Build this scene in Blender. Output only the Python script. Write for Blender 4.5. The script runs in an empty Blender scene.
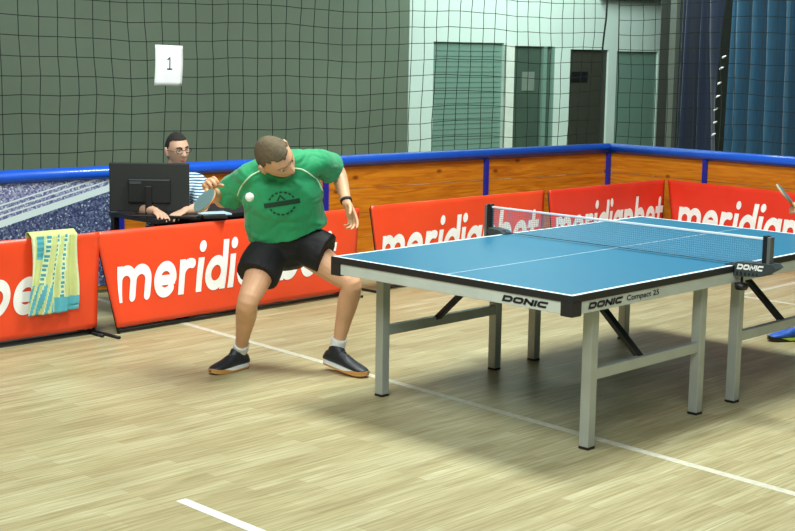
import bpy, bmesh, math, random
from mathutils import Vector, Matrix, noise
from mathutils.bvhtree import BVHTree

V = Vector
PI = math.pi
random.seed(7)
SC = bpy.context.scene
COL = SC.collection

# ------------------------------------------------------------------ camera
cam_d = bpy.data.cameras.new('camera')
cam = bpy.data.objects.new('camera', cam_d)
COL.objects.link(cam)
cam.location = (3.59578, -4.81289, 1.81214)
cam.rotation_euler = (1.41615036, -0.0154699, 0.77165729)
cam_d.sensor_width = 36.0
cam_d.lens = 1389.823 / 795 * 36.0
cam_d.clip_end = 100
SC.camera = cam

# ------------------------------------------------------------------ light
world = bpy.data.worlds.new('world')
SC.world = world
world.use_nodes = True
bgn = world.node_tree.nodes['Background']
bgn.inputs['Color'].default_value = (0.84, 0.97, 0.92, 1)
bgn.inputs['Strength'].default_value = 0.13


def area(name, loc, target, sx, sy, power, color):
    d = bpy.data.lights.new(name, 'AREA')
    d.shape = 'RECTANGLE'
    d.size, d.size_y, d.energy, d.color = sx, sy, power, color
    o = bpy.data.objects.new(name, d)
    COL.objects.link(o)
    o.location = loc
    o.rotation_euler = (V(target) - V(loc)).to_track_quat('-Z', 'Y').to_euler()
    return o


area('hall_light_court', (-0.6, -3.0, 6.0), (-0.8, 0.8, 0), 2.4, 1.6, 210, (0.93, 1.0, 0.98))
area('hall_light_middle', (-1.1, 1.7, 6.0), (-1.1, 1.7, 0), 2.2, 1.4, 560, (0.94, 1.0, 0.97))
area('hall_light_front', (3.4, -5.2, 5.4), (-2.0, 1.5, 0.6), 3.5, 1.6, 400, (0.94, 1.0, 0.98))
area('pale_wall_fill', (-5.0, 7.9, 4.8), (-7.2, 9.2, 0.9), 0.8, 2.4, 240, (0.84, 1.0, 0.95))  # added fill lamp that brightens the pale door wall, not a real fixture
SC.view_settings.view_transform = 'Standard'
SC.view_settings.look = 'None'
SC.view_settings.gamma = 1.0
SC.view_settings.use_curve_mapping = False
SC.view_settings.exposure = -0.12


# ------------------------------------------------------------------ helpers
def srgb(r, g, b):
    f = lambda c: (c / 255 / 12.92) if c / 255 <= 0.04045 else ((c / 255 + 0.055) / 1.055) ** 2.4
    return (f(r), f(g), f(b), 1)


def mat(name, rgb, rough=0.6, metal=0.0, spec=0.5, var=0.0, vscale=8.0, bump=0.0, bscale=60.0, stretch=(1, 1, 1), coat=0.0, sheen=0.0):
    m = bpy.data.materials.new(name)
    m.use_nodes = True
    nt = m.node_tree
    b = nt.nodes['Principled BSDF']
    c = srgb(*rgb)
    b.inputs['Base Color'].default_value = c
    b.inputs['Roughness'].default_value = rough
    b.inputs['Metallic'].default_value = metal
    b.inputs['Specular IOR Level'].default_value = spec
    b.inputs['Coat Weight'].default_value = coat
    b.inputs['Sheen Weight'].default_value = sheen
    tc = nt.nodes.new('ShaderNodeTexCoord')
    mp = nt.nodes.new('ShaderNodeMapping')
    mp.inputs['Scale'].default_value = stretch
    nt.links.new(tc.outputs['Object'], mp.inputs['Vector'])
    n = nt.nodes.new('ShaderNodeTexNoise')
    n.inputs['Scale'].default_value = vscale
    n.inputs['Detail'].default_value = 4
    nt.links.new(mp.outputs[0], n.inputs['Vector'])
    var = var or 0.06
    r = nt.nodes.new('ShaderNodeValToRGB')
    r.color_ramp.elements[0].position = 0.3
    r.color_ramp.elements[1].position = 0.7
    r.color_ramp.elements[0].color = tuple(x * (1 - var) for x in c[:3]) + (1,)
    r.color_ramp.elements[1].color = tuple(min(1, x * (1 + var)) for x in c[:3]) + (1,)
    nt.links.new(n.outputs['Fac'], r.inputs['Fac'])
    nt.links.new(r.outputs[0], b.inputs['Base Color'])
    if bump:
        n2 = nt.nodes.new('ShaderNodeTexNoise')
        n2.inputs['Scale'].default_value = bscale
        nt.links.new(mp.outputs[0], n2.inputs['Vector'])
        bp = nt.nodes.new('ShaderNodeBump')
        bp.inputs['Strength'].default_value = bump
        bp.inputs['Distance'].default_value = 0.01
        nt.links.new(n2.outputs['Fac'], bp.inputs['Height'])
        nt.links.new(bp.outputs[0], b.inputs['Normal'])
    return m


def link_mesh(name, me, mats, parent=None):
    o = bpy.data.objects.new(name, me)
    COL.objects.link(o)
    for m in (mats if isinstance(mats, (list, tuple)) else [mats]):
        if m.name not in [x.name for x in me.materials if x]:
            me.materials.append(m)
    if parent:
        o.parent = parent
    return o


def obj(name, bm, mats, parent=None, smooth=False):
    bmesh.ops.recalc_face_normals(bm, faces=bm.faces[:])
    me = bpy.data.meshes.new(name)
    bm.to_mesh(me)
    bm.free()
    if smooth:
        for p in me.polygons:
            p.use_smooth = True
    return link_mesh(name, me, mats, parent)


def empty(name, loc=(0, 0, 0), rz=0):
    o = bpy.data.objects.new(name, None)
    COL.objects.link(o)
    o.empty_display_size = 0.1
    o.location = loc
    o.rotation_euler = (0, 0, rz)
    return o


def tag(o, label=None, cat=None, group=None, kind=None):
    if label: o['label'] = label
    if cat: o['category'] = cat
    if group: o['group'] = group
    if kind: o['kind'] = kind
    return o


def box(bm, x0, x1, y0, y1, z0, z1, M=None, bev=0.0):
    t = bmesh.new()
    vs = [t.verts.new((x, y, z)) for x in (x0, x1) for y in (y0, y1) for z in (z0, z1)]
    for f in ((0, 1, 3, 2), (4, 6, 7, 5), (0, 4, 5, 1), (2, 3, 7, 6), (0, 2, 6, 4), (1, 5, 7, 3)):
        t.faces.new([vs[i] for i in f])
    if bev:
        bmesh.ops.bevel(t, geom=t.edges[:], offset=bev, segments=2, affect='EDGES', profile=0.6)
    merge(bm, t, M)


def merge(bm, t, M=None):
    mp = {}
    for v in t.verts:
        mp[v] = bm.verts.new(M @ v.co if M else v.co)
    for f in t.faces:
        try:
            nf = bm.faces.new([mp[v] for v in f.verts])
            nf.material_index = f.material_index
            nf.smooth = f.smooth
        except ValueError:
            pass
    t.free()


def catmull(P, k):
    if k <= 1 or len(P) < 3:
        return [V(p) for p in P]
    P = [V(p) for p in P]
    out = []
    for i in range(len(P) - 1):
        p0 = P[i - 1] if i > 0 else P[i] * 2 - P[i + 1]
        p1, p2 = P[i], P[i + 1]
        p3 = P[i + 2] if i + 2 < len(P) else P[i + 1] * 2 - P[i]
        for j in range(k):
            t = j / k
            out.append(0.5 * ((2 * p1) + (p2 - p0) * t + (2 * p0 - 5 * p1 + 4 * p2 - p3) * t * t + (-p0 + 3 * p1 - 3 * p2 + p3) * t ** 3))
    out.append(P[-1])
    return out


def loft(bm, path, radii, ax=None, n=16, k=4, cap=True, dome=True):
    """A smooth tube through path; radii are numbers or (a, b); ax is the direction of a."""
    rr = [(r, r) if not isinstance(r, (tuple, list)) else tuple(r) for r in radii]
    P = catmull(path, k)
    R3 = catmull([V((a, b, 0)) for a, b in rr], k)
    if len(R3) != len(P):
        R3 = [V((rr[0][0], rr[0][1], 0)).lerp(V((rr[-1][0], rr[-1][1], 0)), i / (len(P) - 1)) for i in range(len(P))]
    if len(path) == 2 and k > 1:
        pass
    axs = None
    if isinstance(ax, list):
        axs = catmull(ax, k)
    rings = []
    prev = None
    m = len(P)
    for i in range(m):
        t = (P[min(i + 1, m - 1)] - P[max(i - 1, 0)]).normalized()
        a = axs[i] if axs else (V(ax) if ax is not None else (prev or (V((1, 0, 0)) if abs(t.x) < 0.9 else V((0, 1, 0)))))
        a = (a - t * a.dot(t)).normalized()
        prev = a
        b = t.cross(a)
        rings.append((P[i], a, b, t, abs(R3[i].x), abs(R3[i].y)))
    if dome:
        c, a, b, t, ra, rb = rings[0]
        d = min(ra, rb)
        pre = [(c - t * d * s, a, b, t, ra * q, rb * q) for s, q in ((0.9, 0.4), (0.55, 0.82))]
        c, a, b, t, ra, rb = rings[-1]
        d = min(ra, rb)
        post = [(c + t * d * s, a, b, t, ra * q, rb * q) for s, q in ((0.55, 0.82), (0.9, 0.4))]
        rings = pre + rings + post
    vv = []
    for c, a, b, t, ra, rb in rings:
        vv.append([bm.verts.new(c + a * (ra * math.cos(2 * PI * j / n)) + b * (rb * math.sin(2 * PI * j / n))) for j in range(n)])
    for i in range(len(vv) - 1):
        for j in range(n):
            f = bm.faces.new((vv[i][j], vv[i][(j + 1) % n], vv[i + 1][(j + 1) % n], vv[i + 1][j]))
            f.smooth = True
    if cap:
        bm.faces.new(vv[0][::-1])
        bm.faces.new(vv[-1])


def tube(bm, pts, r, n=6, k=1):
    loft(bm, pts, [r] * len(pts), n=n, k=k, dome=False)


def fuse(bm, voxel, smooth=3, fac=0.5):
    """Union of overlapping closed shapes as one continuous surface; returns a mesh."""
    bmesh.ops.recalc_face_normals(bm, faces=bm.faces[:])
    me = bpy.data.meshes.new('tmp')
    bm.to_mesh(me)
    bm.free()
    o = bpy.data.objects.new('tmp', me)
    COL.objects.link(o)
    r = o.modifiers.new('r', 'REMESH')
    r.mode = 'VOXEL'
    r.voxel_size = voxel
    if smooth:
        s = o.modifiers.new('s', 'SMOOTH')
        s.factor = fac
        s.iterations = smooth
    dg = bpy.context.evaluated_depsgraph_get()
    out = bpy.data.meshes.new_from_object(o.evaluated_get(dg))
    bpy.data.objects.remove(o)
    bpy.data.meshes.remove(me)
    for p in out.polygons:
        p.use_smooth = True
    return out


def bvh_of(me):
    return BVHTree.FromPolygons([v.co.copy() for v in me.vertices], [tuple(p.vertices) for p in me.polygons])


# strokes: flat lettering ------------------------------------------------------
def arc(cx, cy, rx, ry, a0, a1, n=14):
    return [(cx + rx * math.cos(math.radians(a0 + (a1 - a0) * i / n)), cy + ry * math.sin(math.radians(a0 + (a1 - a0) * i / n))) for i in range(n + 1)]


def stroke_quads(pl, w, cap=0.0, step=0.18):
    P = [V((p[0], p[1])) for p in pl]
    closed = (P[0] - P[-1]).length < 1e-6
    if cap and not closed:
        P[0] = P[0] + (P[0] - P[1]).normalized() * cap
        P[-1] = P[-1] + (P[-1] - P[-2]).normalized() * cap
    Q = [P[0]]
    for a, b in zip(P, P[1:]):
        k = max(1, int((b - a).length / step))
        for i in range(1, k + 1):
            Q.append(a.lerp(b, i / k))
    m = len(Q)
    L, Rr = [], []
    for i in range(m):
        if closed:
            d0 = (Q[i] - Q[i - 1 if i > 0 else m - 2]).normalized()
            d1 = (Q[i + 1 if i < m - 1 else 1] - Q[i]).normalized()
        else:
            d0 = (Q[i] - Q[max(i - 1, 0)]) if i > 0 else (Q[1] - Q[0])
            d1 = (Q[min(i + 1, m - 1)] - Q[i]) if i < m - 1 else (Q[-1] - Q[-2])
            d0, d1 = d0.normalized(), d1.normalized()
        t = (d0 + d1)
        t = t.normalized() if t.length > 1e-6 else d1
        nrm = V((-t.y, t.x))
        s = w / 2 / max(0.5, abs(nrm.dot(V((-d1.y, d1.x)))))
        L.append(Q[i] + nrm * s)
        Rr.append(Q[i] - nrm * s)
    return [(L[i], Rr[i], Rr[i + 1], L[i + 1]) for i in range(m - 1)]


def disc_quads(cx, cy, r, n=14):
    return [(V((cx, cy)), V((cx + r * math.cos(2 * PI * i / n), cy + r * math.sin(2 * PI * i / n))),
             V((cx + r * math.cos(2 * PI * (i + 1) / n), cy + r * math.sin(2 * PI * (i + 1) / n)))) for i in range(n)]


def word_rounded(word, w=0.275, gap=0.13):
    """Heavy rounded lower-case lettering, x-height 1."""
    g = {
        'm': ([[(0, 0), (0, 1)], arc(0.33, 0.6, 0.33, 0.4, 180, 0) + [(0.66, 0)], arc(0.99, 0.6, 0.33, 0.4, 180, 0) + [(1.32, 0)]], 1.32),
        'n': ([[(0, 0), (0, 1)], arc(0.33, 0.6, 0.33, 0.4, 180, 0) + [(0.66, 0)]], 0.66),
        'e': ([[(0.02, 0.47), (0.72, 0.47)] , arc(0.38, 0.5, 0.38, 0.5, 0, 318, 26)], 0.76),
        'r': ([[(0, 0), (0, 1)], arc(0.36, 0.55, 0.36, 0.45, 180, 70)], 0.46),
        'i': ([[(0, 0), (0, 1)]], 0.0),
        'd': ([arc(0.37, 0.5, 0.37, 0.5, 0, 360, 26), [(0.76, 0), (0.76, 1.44)]], 0.76),
        'b': ([arc(0.39, 0.5, 0.37, 0.5, 0, 360, 26), [(0, 0), (0, 1.44)]], 0.76),
        'a': ([arc(0.37, 0.5, 0.37, 0.5, 0, 360, 26), [(0.76, 0), (0.76, 1.0)]], 0.76),
        't': ([[(0.14, 1.34), (0.14, 0.3)] + arc(0.4, 0.28, 0.26, 0.28, 190, 285, 8), [(-0.12, 0.95), (0.5, 0.95)]], 0.44),
    }
    out, x = [], 0.0
    for ch in word:
        pls, adv = g[ch]
        for pl in pls:
            # strokes sit inside the outline
            pl = [(px, w / 2 + py * (1 - w) if py <= 1 else (1 - w / 2) + (py - 1)) for px, py in pl]
            cap = w / 2 * 0.9
            for q in stroke_quads(pl, w, cap=cap if len(pl) == 2 else 0.0):
                out.append([V((p.x + x, p.y)) for p in q])
            if len(pl) > 2 and (pl[0][0], pl[0][1]) != (pl[-1][0], pl[-1][1]):
                for e in (pl[0], pl[-1]):
                    out += [[V((p.x + x, p.y)) for p in q] for q in disc_quads(e[0], e[1], w / 2)]
        if ch == 'i':
            out += [[V((p.x + x, p.y)) for p in q] for q in disc_quads(0.02, 1.30, w * 0.60)]
        x += adv + w + gap
    sl = 0.20
    out = [[V((p.x + p.y * sl, p.y)) for p in q] for q in out]
    xm = max(p.x for q in out for p in q)
    x0 = min(p.x for q in out for p in q)
    return [[V(((p.x - x0) / (xm - x0), p.y)) for p in q] for q in out], xm - x0


def word_blocky(word, w=0.33, gap=0.10):
    g = {
        'D': ([[(0, 0), (0, 1), (0.85, 1), (1.05, 0.75), (1.05, 0.25), (0.85, 0), (0, 0)]], 1.05),
        'O': ([[(0.18, 0), (0, 0.2), (0, 0.8), (0.18, 1), (0.9, 1), (1.08, 0.8), (1.08, 0.2), (0.9, 0), (0.18, 0)]], 1.08),
        'N': ([[(0, 0), (0, 1)], [(0.02, 1), (0.95, 0)], [(0.97, 0), (0.97, 1)]], 0.97),
        'I': ([[(0, 0), (0, 1)]], 0.0),
        'C': ([[(1.0, 1), (0.18, 1), (0, 0.8), (0, 0.2), (0.18, 0), (0.95, 0)]], 0.95),
    }
    out, x = [], 0.0
    for ch in word:
        pls, adv = g[ch]
        for pl in pls:
            pl = [(px, w / 2 + py * (1 - w)) for px, py in pl]
            cl = pl[0] == pl[-1]
            for q in stroke_quads(pl, w, cap=0 if cl else w / 2, step=9):
                out.append([V((p.x + x, p.y)) for p in q])
        x += adv + w + gap
    out = [[V((p.x + p.y * 0.28, p.y)) for p in q] for q in out]
    xm = max(p.x for q in out for p in q)
    x0 = min(p.x for q in out for p in q)
    return [[V((p.x - x0, p.y)) for p in q] for q in out], xm - x0


def font_faces(s, shear=0.0, bold=0.0):
    c = bpy.data.curves.new('t', 'FONT')
    c.body = s
    c.size = 1
    c.shear = shear
    c.offset = bold
    c.resolution_u = 4
    o = bpy.data.objects.new('t', c)
    COL.objects.link(o)
    dg = bpy.context.evaluated_depsgraph_get()
    me = bpy.data.meshes.new_from_object(o.evaluated_get(dg))
    bpy.data.objects.remove(o)
    out = [[V((me.vertices[i].co.x, me.vertices[i].co.y)) for i in p.vertices] for p in me.polygons]
    bpy.data.meshes.remove(me)
    x0 = min(p.x for q in out for p in q)
    x1 = max(p.x for q in out for p in q)
    y0 = min(p.y for q in out for p in q)
    y1 = max(p.y for q in out for p in q)
    return [[V((p.x - x0, p.y - y0)) for p in q] for q in out], x1 - x0, y1 - y0


def letter_obj(name, quads, fn, m, parent):
    bm = bmesh.new()
    for q in quads:
        try:
            bm.faces.new([bm.verts.new(fn(p.x, p.y)) for p in q])
        except ValueError:
            pass
    bmesh.ops.remove_doubles(bm, verts=bm.verts[:], dist=2e-5)
    me = bpy.data.meshes.new(name)
    bm.to_mesh(me)
    bm.free()
    return link_mesh(name, me, m, parent)


# ------------------------------------------------------------------ materials
def floor_material():
    m = bpy.data.materials.new('strip_parquet')
    m.use_nodes = True
    nt = m.node_tree
    b = nt.nodes['Principled BSDF']
    N = nt.nodes.new
    tc = N('ShaderNodeTexCoord')
    rot = N('ShaderNodeMapping')
    rot.inputs['Rotation'].default_value = (0, 0, PI / 2)
    nt.links.new(tc.outputs['Object'], rot.inputs['Vector'])
    br = N('ShaderNodeTexBrick')
    br.inputs['Scale'].default_value = 1.0
    br.inputs['Brick Width'].default_value = 0.62
    br.inputs['Row Height'].default_value = 0.066
    br.inputs['Mortar Size'].default_value = 0.0009
    br.inputs['Mortar Smooth'].default_value = 0.3
    br.offset = 0.37
    br.offset_frequency = 2
    br.inputs['Color1'].default_value = (0, 0, 0, 1)
    br.inputs['Color2'].default_value = (1, 1, 1, 1)
    br.inputs['Mortar'].default_value = (0.1, 0.1, 0.1, 1)
    nt.links.new(rot.outputs[0], br.inputs['Vector'])
    ramp = N('ShaderNodeValToRGB')
    ramp.color_ramp.elements[0].color = srgb(202, 184, 132)
    ramp.color_ramp.elements[1].color = srgb(222, 208, 156)
    e = ramp.color_ramp.elements.new(0.5)
    e.color = srgb(212, 196, 142)
    nt.links.new(br.outputs['Color'], ramp.inputs['Fac'])
    st = N('ShaderNodeMapping')
    st.inputs['Scale'].default_value = (34, 1.3, 1)
    nt.links.new(tc.outputs['Object'], st.inputs['Vector'])
    nz = N('ShaderNodeTexNoise')
    nz.inputs['Scale'].default_value = 2.2
    nz.inputs['Detail'].default_value = 6
    nz.inputs['Distortion'].default_value = 0.6
    nt.links.new(st.outputs[0], nz.inputs['Vector'])
    gr = N('ShaderNodeValToRGB')
    gr.color_ramp.elements[0].position = 0.3
    gr.color_ramp.elements[1].position = 0.72
    gr.color_ramp.elements[0].color = (0.46, 0.48, 0.47, 1)
    gr.color_ramp.elements[1].color = (0.79, 0.86, 1.03, 1)
    nt.links.new(nz.outputs['Fac'], gr.inputs['Fac'])
    mx = N('ShaderNodeMix')
    mx.data_type = 'RGBA'
    mx.blend_type = 'MULTIPLY'
    mx.inputs[0].default_value = 1.0
    nt.links.new(ramp.outputs[0], mx.inputs[6])
    nt.links.new(gr.outputs[0], mx.inputs[7])
    n3 = N('ShaderNodeTexNoise')
    n3.inputs['Scale'].default_value = 1.4
    nt.links.new(tc.outputs['Object'], n3.inputs['Vector'])
    g3 = N('ShaderNodeValToRGB')
    g3.color_ramp.elements[0].position = 0.35
    g3.color_ramp.elements[1].position = 0.65
    g3.color_ramp.elements[0].color = (0.93, 0.91, 0.86, 1)
    g3.color_ramp.elements[1].color = (1.03, 1.03, 1.0, 1)
    nt.links.new(n3.outputs['Fac'], g3.inputs['Fac'])
    m2 = N('ShaderNodeMix')
    m2.data_type = 'RGBA'
    m2.blend_type = 'MULTIPLY'
    m2.inputs[0].default_value = 1.0
    nt.links.new(mx.outputs[2], m2.inputs[6])
    nt.links.new(g3.outputs[0], m2.inputs[7])
    m3 = N('ShaderNodeMix')
    m3.data_type = 'RGBA'
    m3.inputs[7].default_value = srgb(150, 126, 78)
    nt.links.new(br.outputs['Fac'], m3.inputs[0])
    nt.links.new(m2.outputs[2], m3.inputs[6])
    nt.links.new(m3.outputs[2], b.inputs['Base Color'])
    b.inputs['Roughness'].default_value = 0.42
    b.inputs['Specular IOR Level'].default_value = 0.35
    return m


def wood_material():
    m = bpy.data.materials.new('orange_pine_boards')
    m.use_nodes = True
    nt = m.node_tree
    b = nt.nodes['Principled BSDF']
    N = nt.nodes.new
    tc = N('ShaderNodeTexCoord')
    mp = N('ShaderNodeMapping')
    mp.inputs['Scale'].default_value = (1.2, 1.2, 14)
    nt.links.new(tc.outputs['Object'], mp.inputs['Vector'])
    nz = N('ShaderNodeTexNoise')
    nz.inputs['Scale'].default_value = 2.0
    nz.inputs['Detail'].default_value = 7
    nz.inputs['Distortion'].default_value = 1.2
    nt.links.new(mp.outputs[0], nz.inputs['Vector'])
    r = N('ShaderNodeValToRGB')
    r.color_ramp.elements[0].position = 0.28
    r.color_ramp.elements[1].position = 0.75
    r.color_ramp.elements[0].color = srgb(176, 92, 12)
    r.color_ramp.elements[1].color = srgb(224, 142, 32)
    nt.links.new(nz.outputs['Fac'], r.inputs['Fac'])
    # knots
    vo = N('ShaderNodeTexVoronoi')
    vo.inputs['Scale'].default_value = 3.4
    mk = N('ShaderNodeMapping')
    mk.inputs['Scale'].default_value = (1, 0.8, 1.5)
    nt.links.new(tc.outputs['Object'], mk.inputs['Vector'])
    nt.links.new(mk.outputs[0], vo.inputs['Vector'])
    kr = N('ShaderNodeValToRGB')
    kr.color_ramp.elements[0].position = 0.04
    kr.color_ramp.elements[1].position = 0.12
    kr.color_ramp.elements[0].color = (0.35, 0.3, 0.25, 1)
    kr.color_ramp.elements[1].color = (1, 1, 1, 1)
    nt.links.new(vo.outputs['Distance'], kr.inputs['Fac'])
    mx = N('ShaderNodeMix')
    mx.data_type = 'RGBA'
    mx.blend_type = 'MULTIPLY'
    mx.inputs[0].default_value = 1.0
    nt.links.new(r.outputs[0], mx.inputs[6])
    nt.links.new(kr.outputs[0], mx.inputs[7])
    nt.links.new(mx.outputs[2], b.inputs['Base Color'])
    b.inputs['Roughness'].default_value = 0.4
    return m


def crowd_material():
    m = bpy.data.materials.new('stadium_crowd_print')
    m.use_nodes = True
    nt = m.node_tree
    b = nt.nodes['Principled BSDF']
    N = nt.nodes.new
    uv = N('ShaderNodeUVMap')
    sp = N('ShaderNodeSeparateXYZ')
    nt.links.new(uv.outputs[0], sp.inputs[0])
    vo = N('ShaderNodeTexVoronoi')
    vo.inputs['Scale'].default_value = 90
    nt.links.new(uv.outputs[0], vo.inputs['Vector'])
    wn = N('ShaderNodeTexWhiteNoise')
    nt.links.new(vo.outputs['Position'], wn.inputs['Vector'])
    lo = N('ShaderNodeValToRGB')
    cs = [(0, (44, 52, 88)), (0.3, (66, 76, 112)), (0.6, (86, 98, 132)), (0.82, (112, 126, 152)), (0.96, (168, 184, 196))]
    hi = N('ShaderNodeValToRGB')
    ch = [(0, (92, 92, 140)), (0.3, (124, 126, 162)), (0.55, (150, 154, 182)), (0.8, (176, 184, 200)), (0.95, (206, 216, 222))]
    for rp, cc in ((lo, cs), (hi, ch)):
        rp.color_ramp.interpolation = 'CONSTANT'
        rp.color_ramp.elements[0].color = srgb(*cc[0][1])
        rp.color_ramp.elements[1].position = cc[-1][0]
        rp.color_ramp.elements[1].color = srgb(*cc[-1][1])
        for p, c in cc[1:-1]:
            e = rp.color_ramp.elements.new(p)
            e.color = srgb(*c)
        nt.links.new(wn.outputs['Value'], rp.inputs['Fac'])

    def mth(op, a, bb):
        n = N('ShaderNodeMath')
        n.operation = op
        for i, x in enumerate((a, bb)):
            if isinstance(x, (int, float)):
                n.inputs[i].default_value = x
            else:
                nt.links.new(x, n.inputs[i])
        return n.outputs[0]
    # t: height above the sloping walkway of the printed grandstand
    t = mth('SUBTRACT', sp.outputs['Y'], mth('ADD', mth('MULTIPLY', sp.outputs['X'], 0.25), 0.525))
    above = mth('GREATER_THAN', t, 0.0)
    band = mth('MULTIPLY', above, mth('LESS_THAN', t, 0.05))
    rails = mth('MULTIPLY', mth('MULTIPLY', mth('GREATER_THAN', t, 0.07), mth('LESS_THAN', t, 0.165)),
                mth('LESS_THAN', mth('FRACT', mth('MULTIPLY', t, 27), 0), 0.30))
    w = mth('MAXIMUM', band, rails)
    m1 = N('ShaderNodeMix'); m1.data_type = 'RGBA'
    nt.links.new(above, m1.inputs[0]); nt.links.new(lo.outputs[0], m1.inputs[6]); nt.links.new(hi.outputs[0], m1.inputs[7])
    m2 = N('ShaderNodeMix'); m2.data_type = 'RGBA'
    m2.inputs[7].default_value = srgb(206, 224, 222)
    nt.links.new(w, m2.inputs[0]); nt.links.new(m1.outputs[2], m2.inputs[6])
    nt.links.new(m2.outputs[2], b.inputs['Base Color'])
    b.inputs['Roughness'].default_value = 0.5
    return m


M = {}
M['floor'] = floor_material()
M['line'] = mat('white_floor_paint', (200, 198, 176), 0.5, var=0.12, vscale=30)
M['tape_floor'] = mat('white_floor_tape', (216, 220, 212), 0.5)
M['wood'] = wood_material()
M['crowd'] = crowd_material()
M['blue_pad'] = mat('blue_rail_padding', (24, 92, 214), 0.32, coat=0.2)
M['blue_post'] = mat('blue_post_paint', (26, 40, 150), 0.4)
M['wall'] = mat('grey_green_wall', (104, 120, 102), 0.85, var=0.10, vscale=0.9, bump=0.05)
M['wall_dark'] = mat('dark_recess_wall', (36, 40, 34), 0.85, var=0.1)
M['pale_wall'] = mat('pale_mint_wall', (204, 226, 216), 0.8, var=0.04, vscale=1.5)
M['green_panel'] = mat('green_slatted_panel', (112, 146, 132), 0.55, var=0.05, stretch=(1, 1, 40))
M['door_dark'] = mat('dark_brown_door', (58, 60, 50), 0.5)
M['glass_dark'] = mat('dark_green_glass', (72, 92, 80), 0.15, var=0.15, vscale=1.5)
M['trim_white'] = mat('white_door_trim', (214, 226, 214), 0.6)
M['navy'] = mat('navy_curtain', (12, 30, 56), 0.85, var=0.12, stretch=(6, 6, 0.6), sheen=0.2)
M['teal_blue'] = mat('teal_blue_curtain', (40, 88, 116), 0.85, var=0.12, stretch=(6, 6, 0.6), sheen=0.2)
M['net_dark'] = mat('dark_green_twine', (26, 40, 34), 0.8)
M['black_metal'] = mat('black_metal', (26, 26, 28), 0.45, metal=0.2)
M['red'] = mat('red_banner_cloth', (240, 74, 36), 0.34, var=0.05, vscale=3)
M['red_deep'] = mat('red_deep_banner_cloth', (230, 56, 36), 0.34, var=0.05, vscale=3)
M['white_print'] = mat('white_print', (250, 250, 248), 0.5)
M['black'] = mat('black_plastic', (24, 25, 27), 0.4)
M['table_blue'] = mat('blue_table_top', (48, 112, 142), 0.38, spec=0.28, var=0.02, vscale=2)
M['table_line'] = mat('white_table_line', (226, 240, 244), 0.4)
M['edge_black'] = mat('black_table_edge', (30, 31, 33), 0.45)
M['apron'] = mat('light_grey_steel', (196, 204, 196), 0.4, metal=0.0)
M['leg'] = mat('grey_painted_steel', (172, 178, 170), 0.38, metal=0.25)
M['print_black'] = mat('black_print', (22, 22, 26), 0.5)
M['net_mesh'] = mat('grey_blue_net_twine', (128, 164, 186), 0.7)
M['tape_white'] = mat('white_net_tape', (232, 238, 240), 0.6)
M['post_grey'] = mat('net_post_grey', (120, 124, 122), 0.4, metal=0.4)
M['clamp'] = mat('charcoal_clamp', (58, 68, 70), 0.5)
M['skin'] = mat('skin', (214, 164, 126), 0.5, var=0.06, vscale=14)
M['skin_tan'] = mat('skin_tan', (214, 170, 142), 0.5, var=0.06, vscale=14)
M['hair_buzz'] = mat('cropped_brown_hair', (104, 92, 70), 0.9, var=0.2, vscale=60, bump=0.4, bscale=300)
M['hair_dark'] = mat('short_dark_hair', (40, 36, 32), 0.9, var=0.2, vscale=60, bump=0.4, bscale=300)
M['lip'] = mat('lip', (178, 104, 88), 0.5)
M['eye_white'] = mat('eye_white', (220, 216, 206), 0.3)
M['iris'] = mat('dark_iris', (46, 34, 26), 0.3)
M['shirt_green'] = mat('green_jersey', (32, 152, 96), 0.75, var=0.05, vscale=6, sheen=0.2)
M['piping'] = mat('pale_cream_piping', (196, 226, 186), 0.7)
M['logo'] = mat('dark_green_print', (14, 58, 40), 0.6)
M['shorts'] = mat('black_shorts_cloth', (15, 16, 19), 0.75)
M['sock'] = mat('white_sock', (226, 230, 228), 0.8)
M['shoe_black'] = mat('black_shoe_upper', (28, 32, 36), 0.5, var=0.15, vscale=30)
M['sole_white'] = mat('white_midsole', (222, 226, 222), 0.5)
M['lace'] = mat('charcoal_lace', (84, 90, 94), 0.7)
M['gum'] = mat('gum_rubber', (196, 144, 78), 0.5)
M['shoe_blue'] = mat('blue_shoe_upper', (34, 92, 190), 0.5, var=0.25, vscale=30)
M['lime'] = mat('lime_rubber', (196, 222, 70), 0.5)
M['band'] = mat('black_wristband', (20, 20, 22), 0.7)
M['rubber'] = mat('grey_green_racket_rubber', (104, 132, 132), 0.6)
M['rubber_red'] = mat('red_racket_rubber', (178, 66, 44), 0.6)
M['blade'] = mat('racket_wood', (206, 162, 104), 0.5)
M['ball'] = mat('white_ball', (244, 244, 238), 0.4)
M['paper'] = mat('white_paper', (236, 242, 240), 0.8)
M['screen_back'] = mat('black_monitor_shell', (34, 38, 36), 0.5)
M['screen_dark'] = mat('dark_monitor_recess', (26, 30, 30), 0.4)
M['desk'] = mat('black_desk', (28, 29, 30), 0.45)
M['denim'] = mat('dark_trousers', (38, 42, 56), 0.8)
M['cup'] = mat('pale_blue_print_paper', (176, 206, 216), 0.7)


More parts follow.
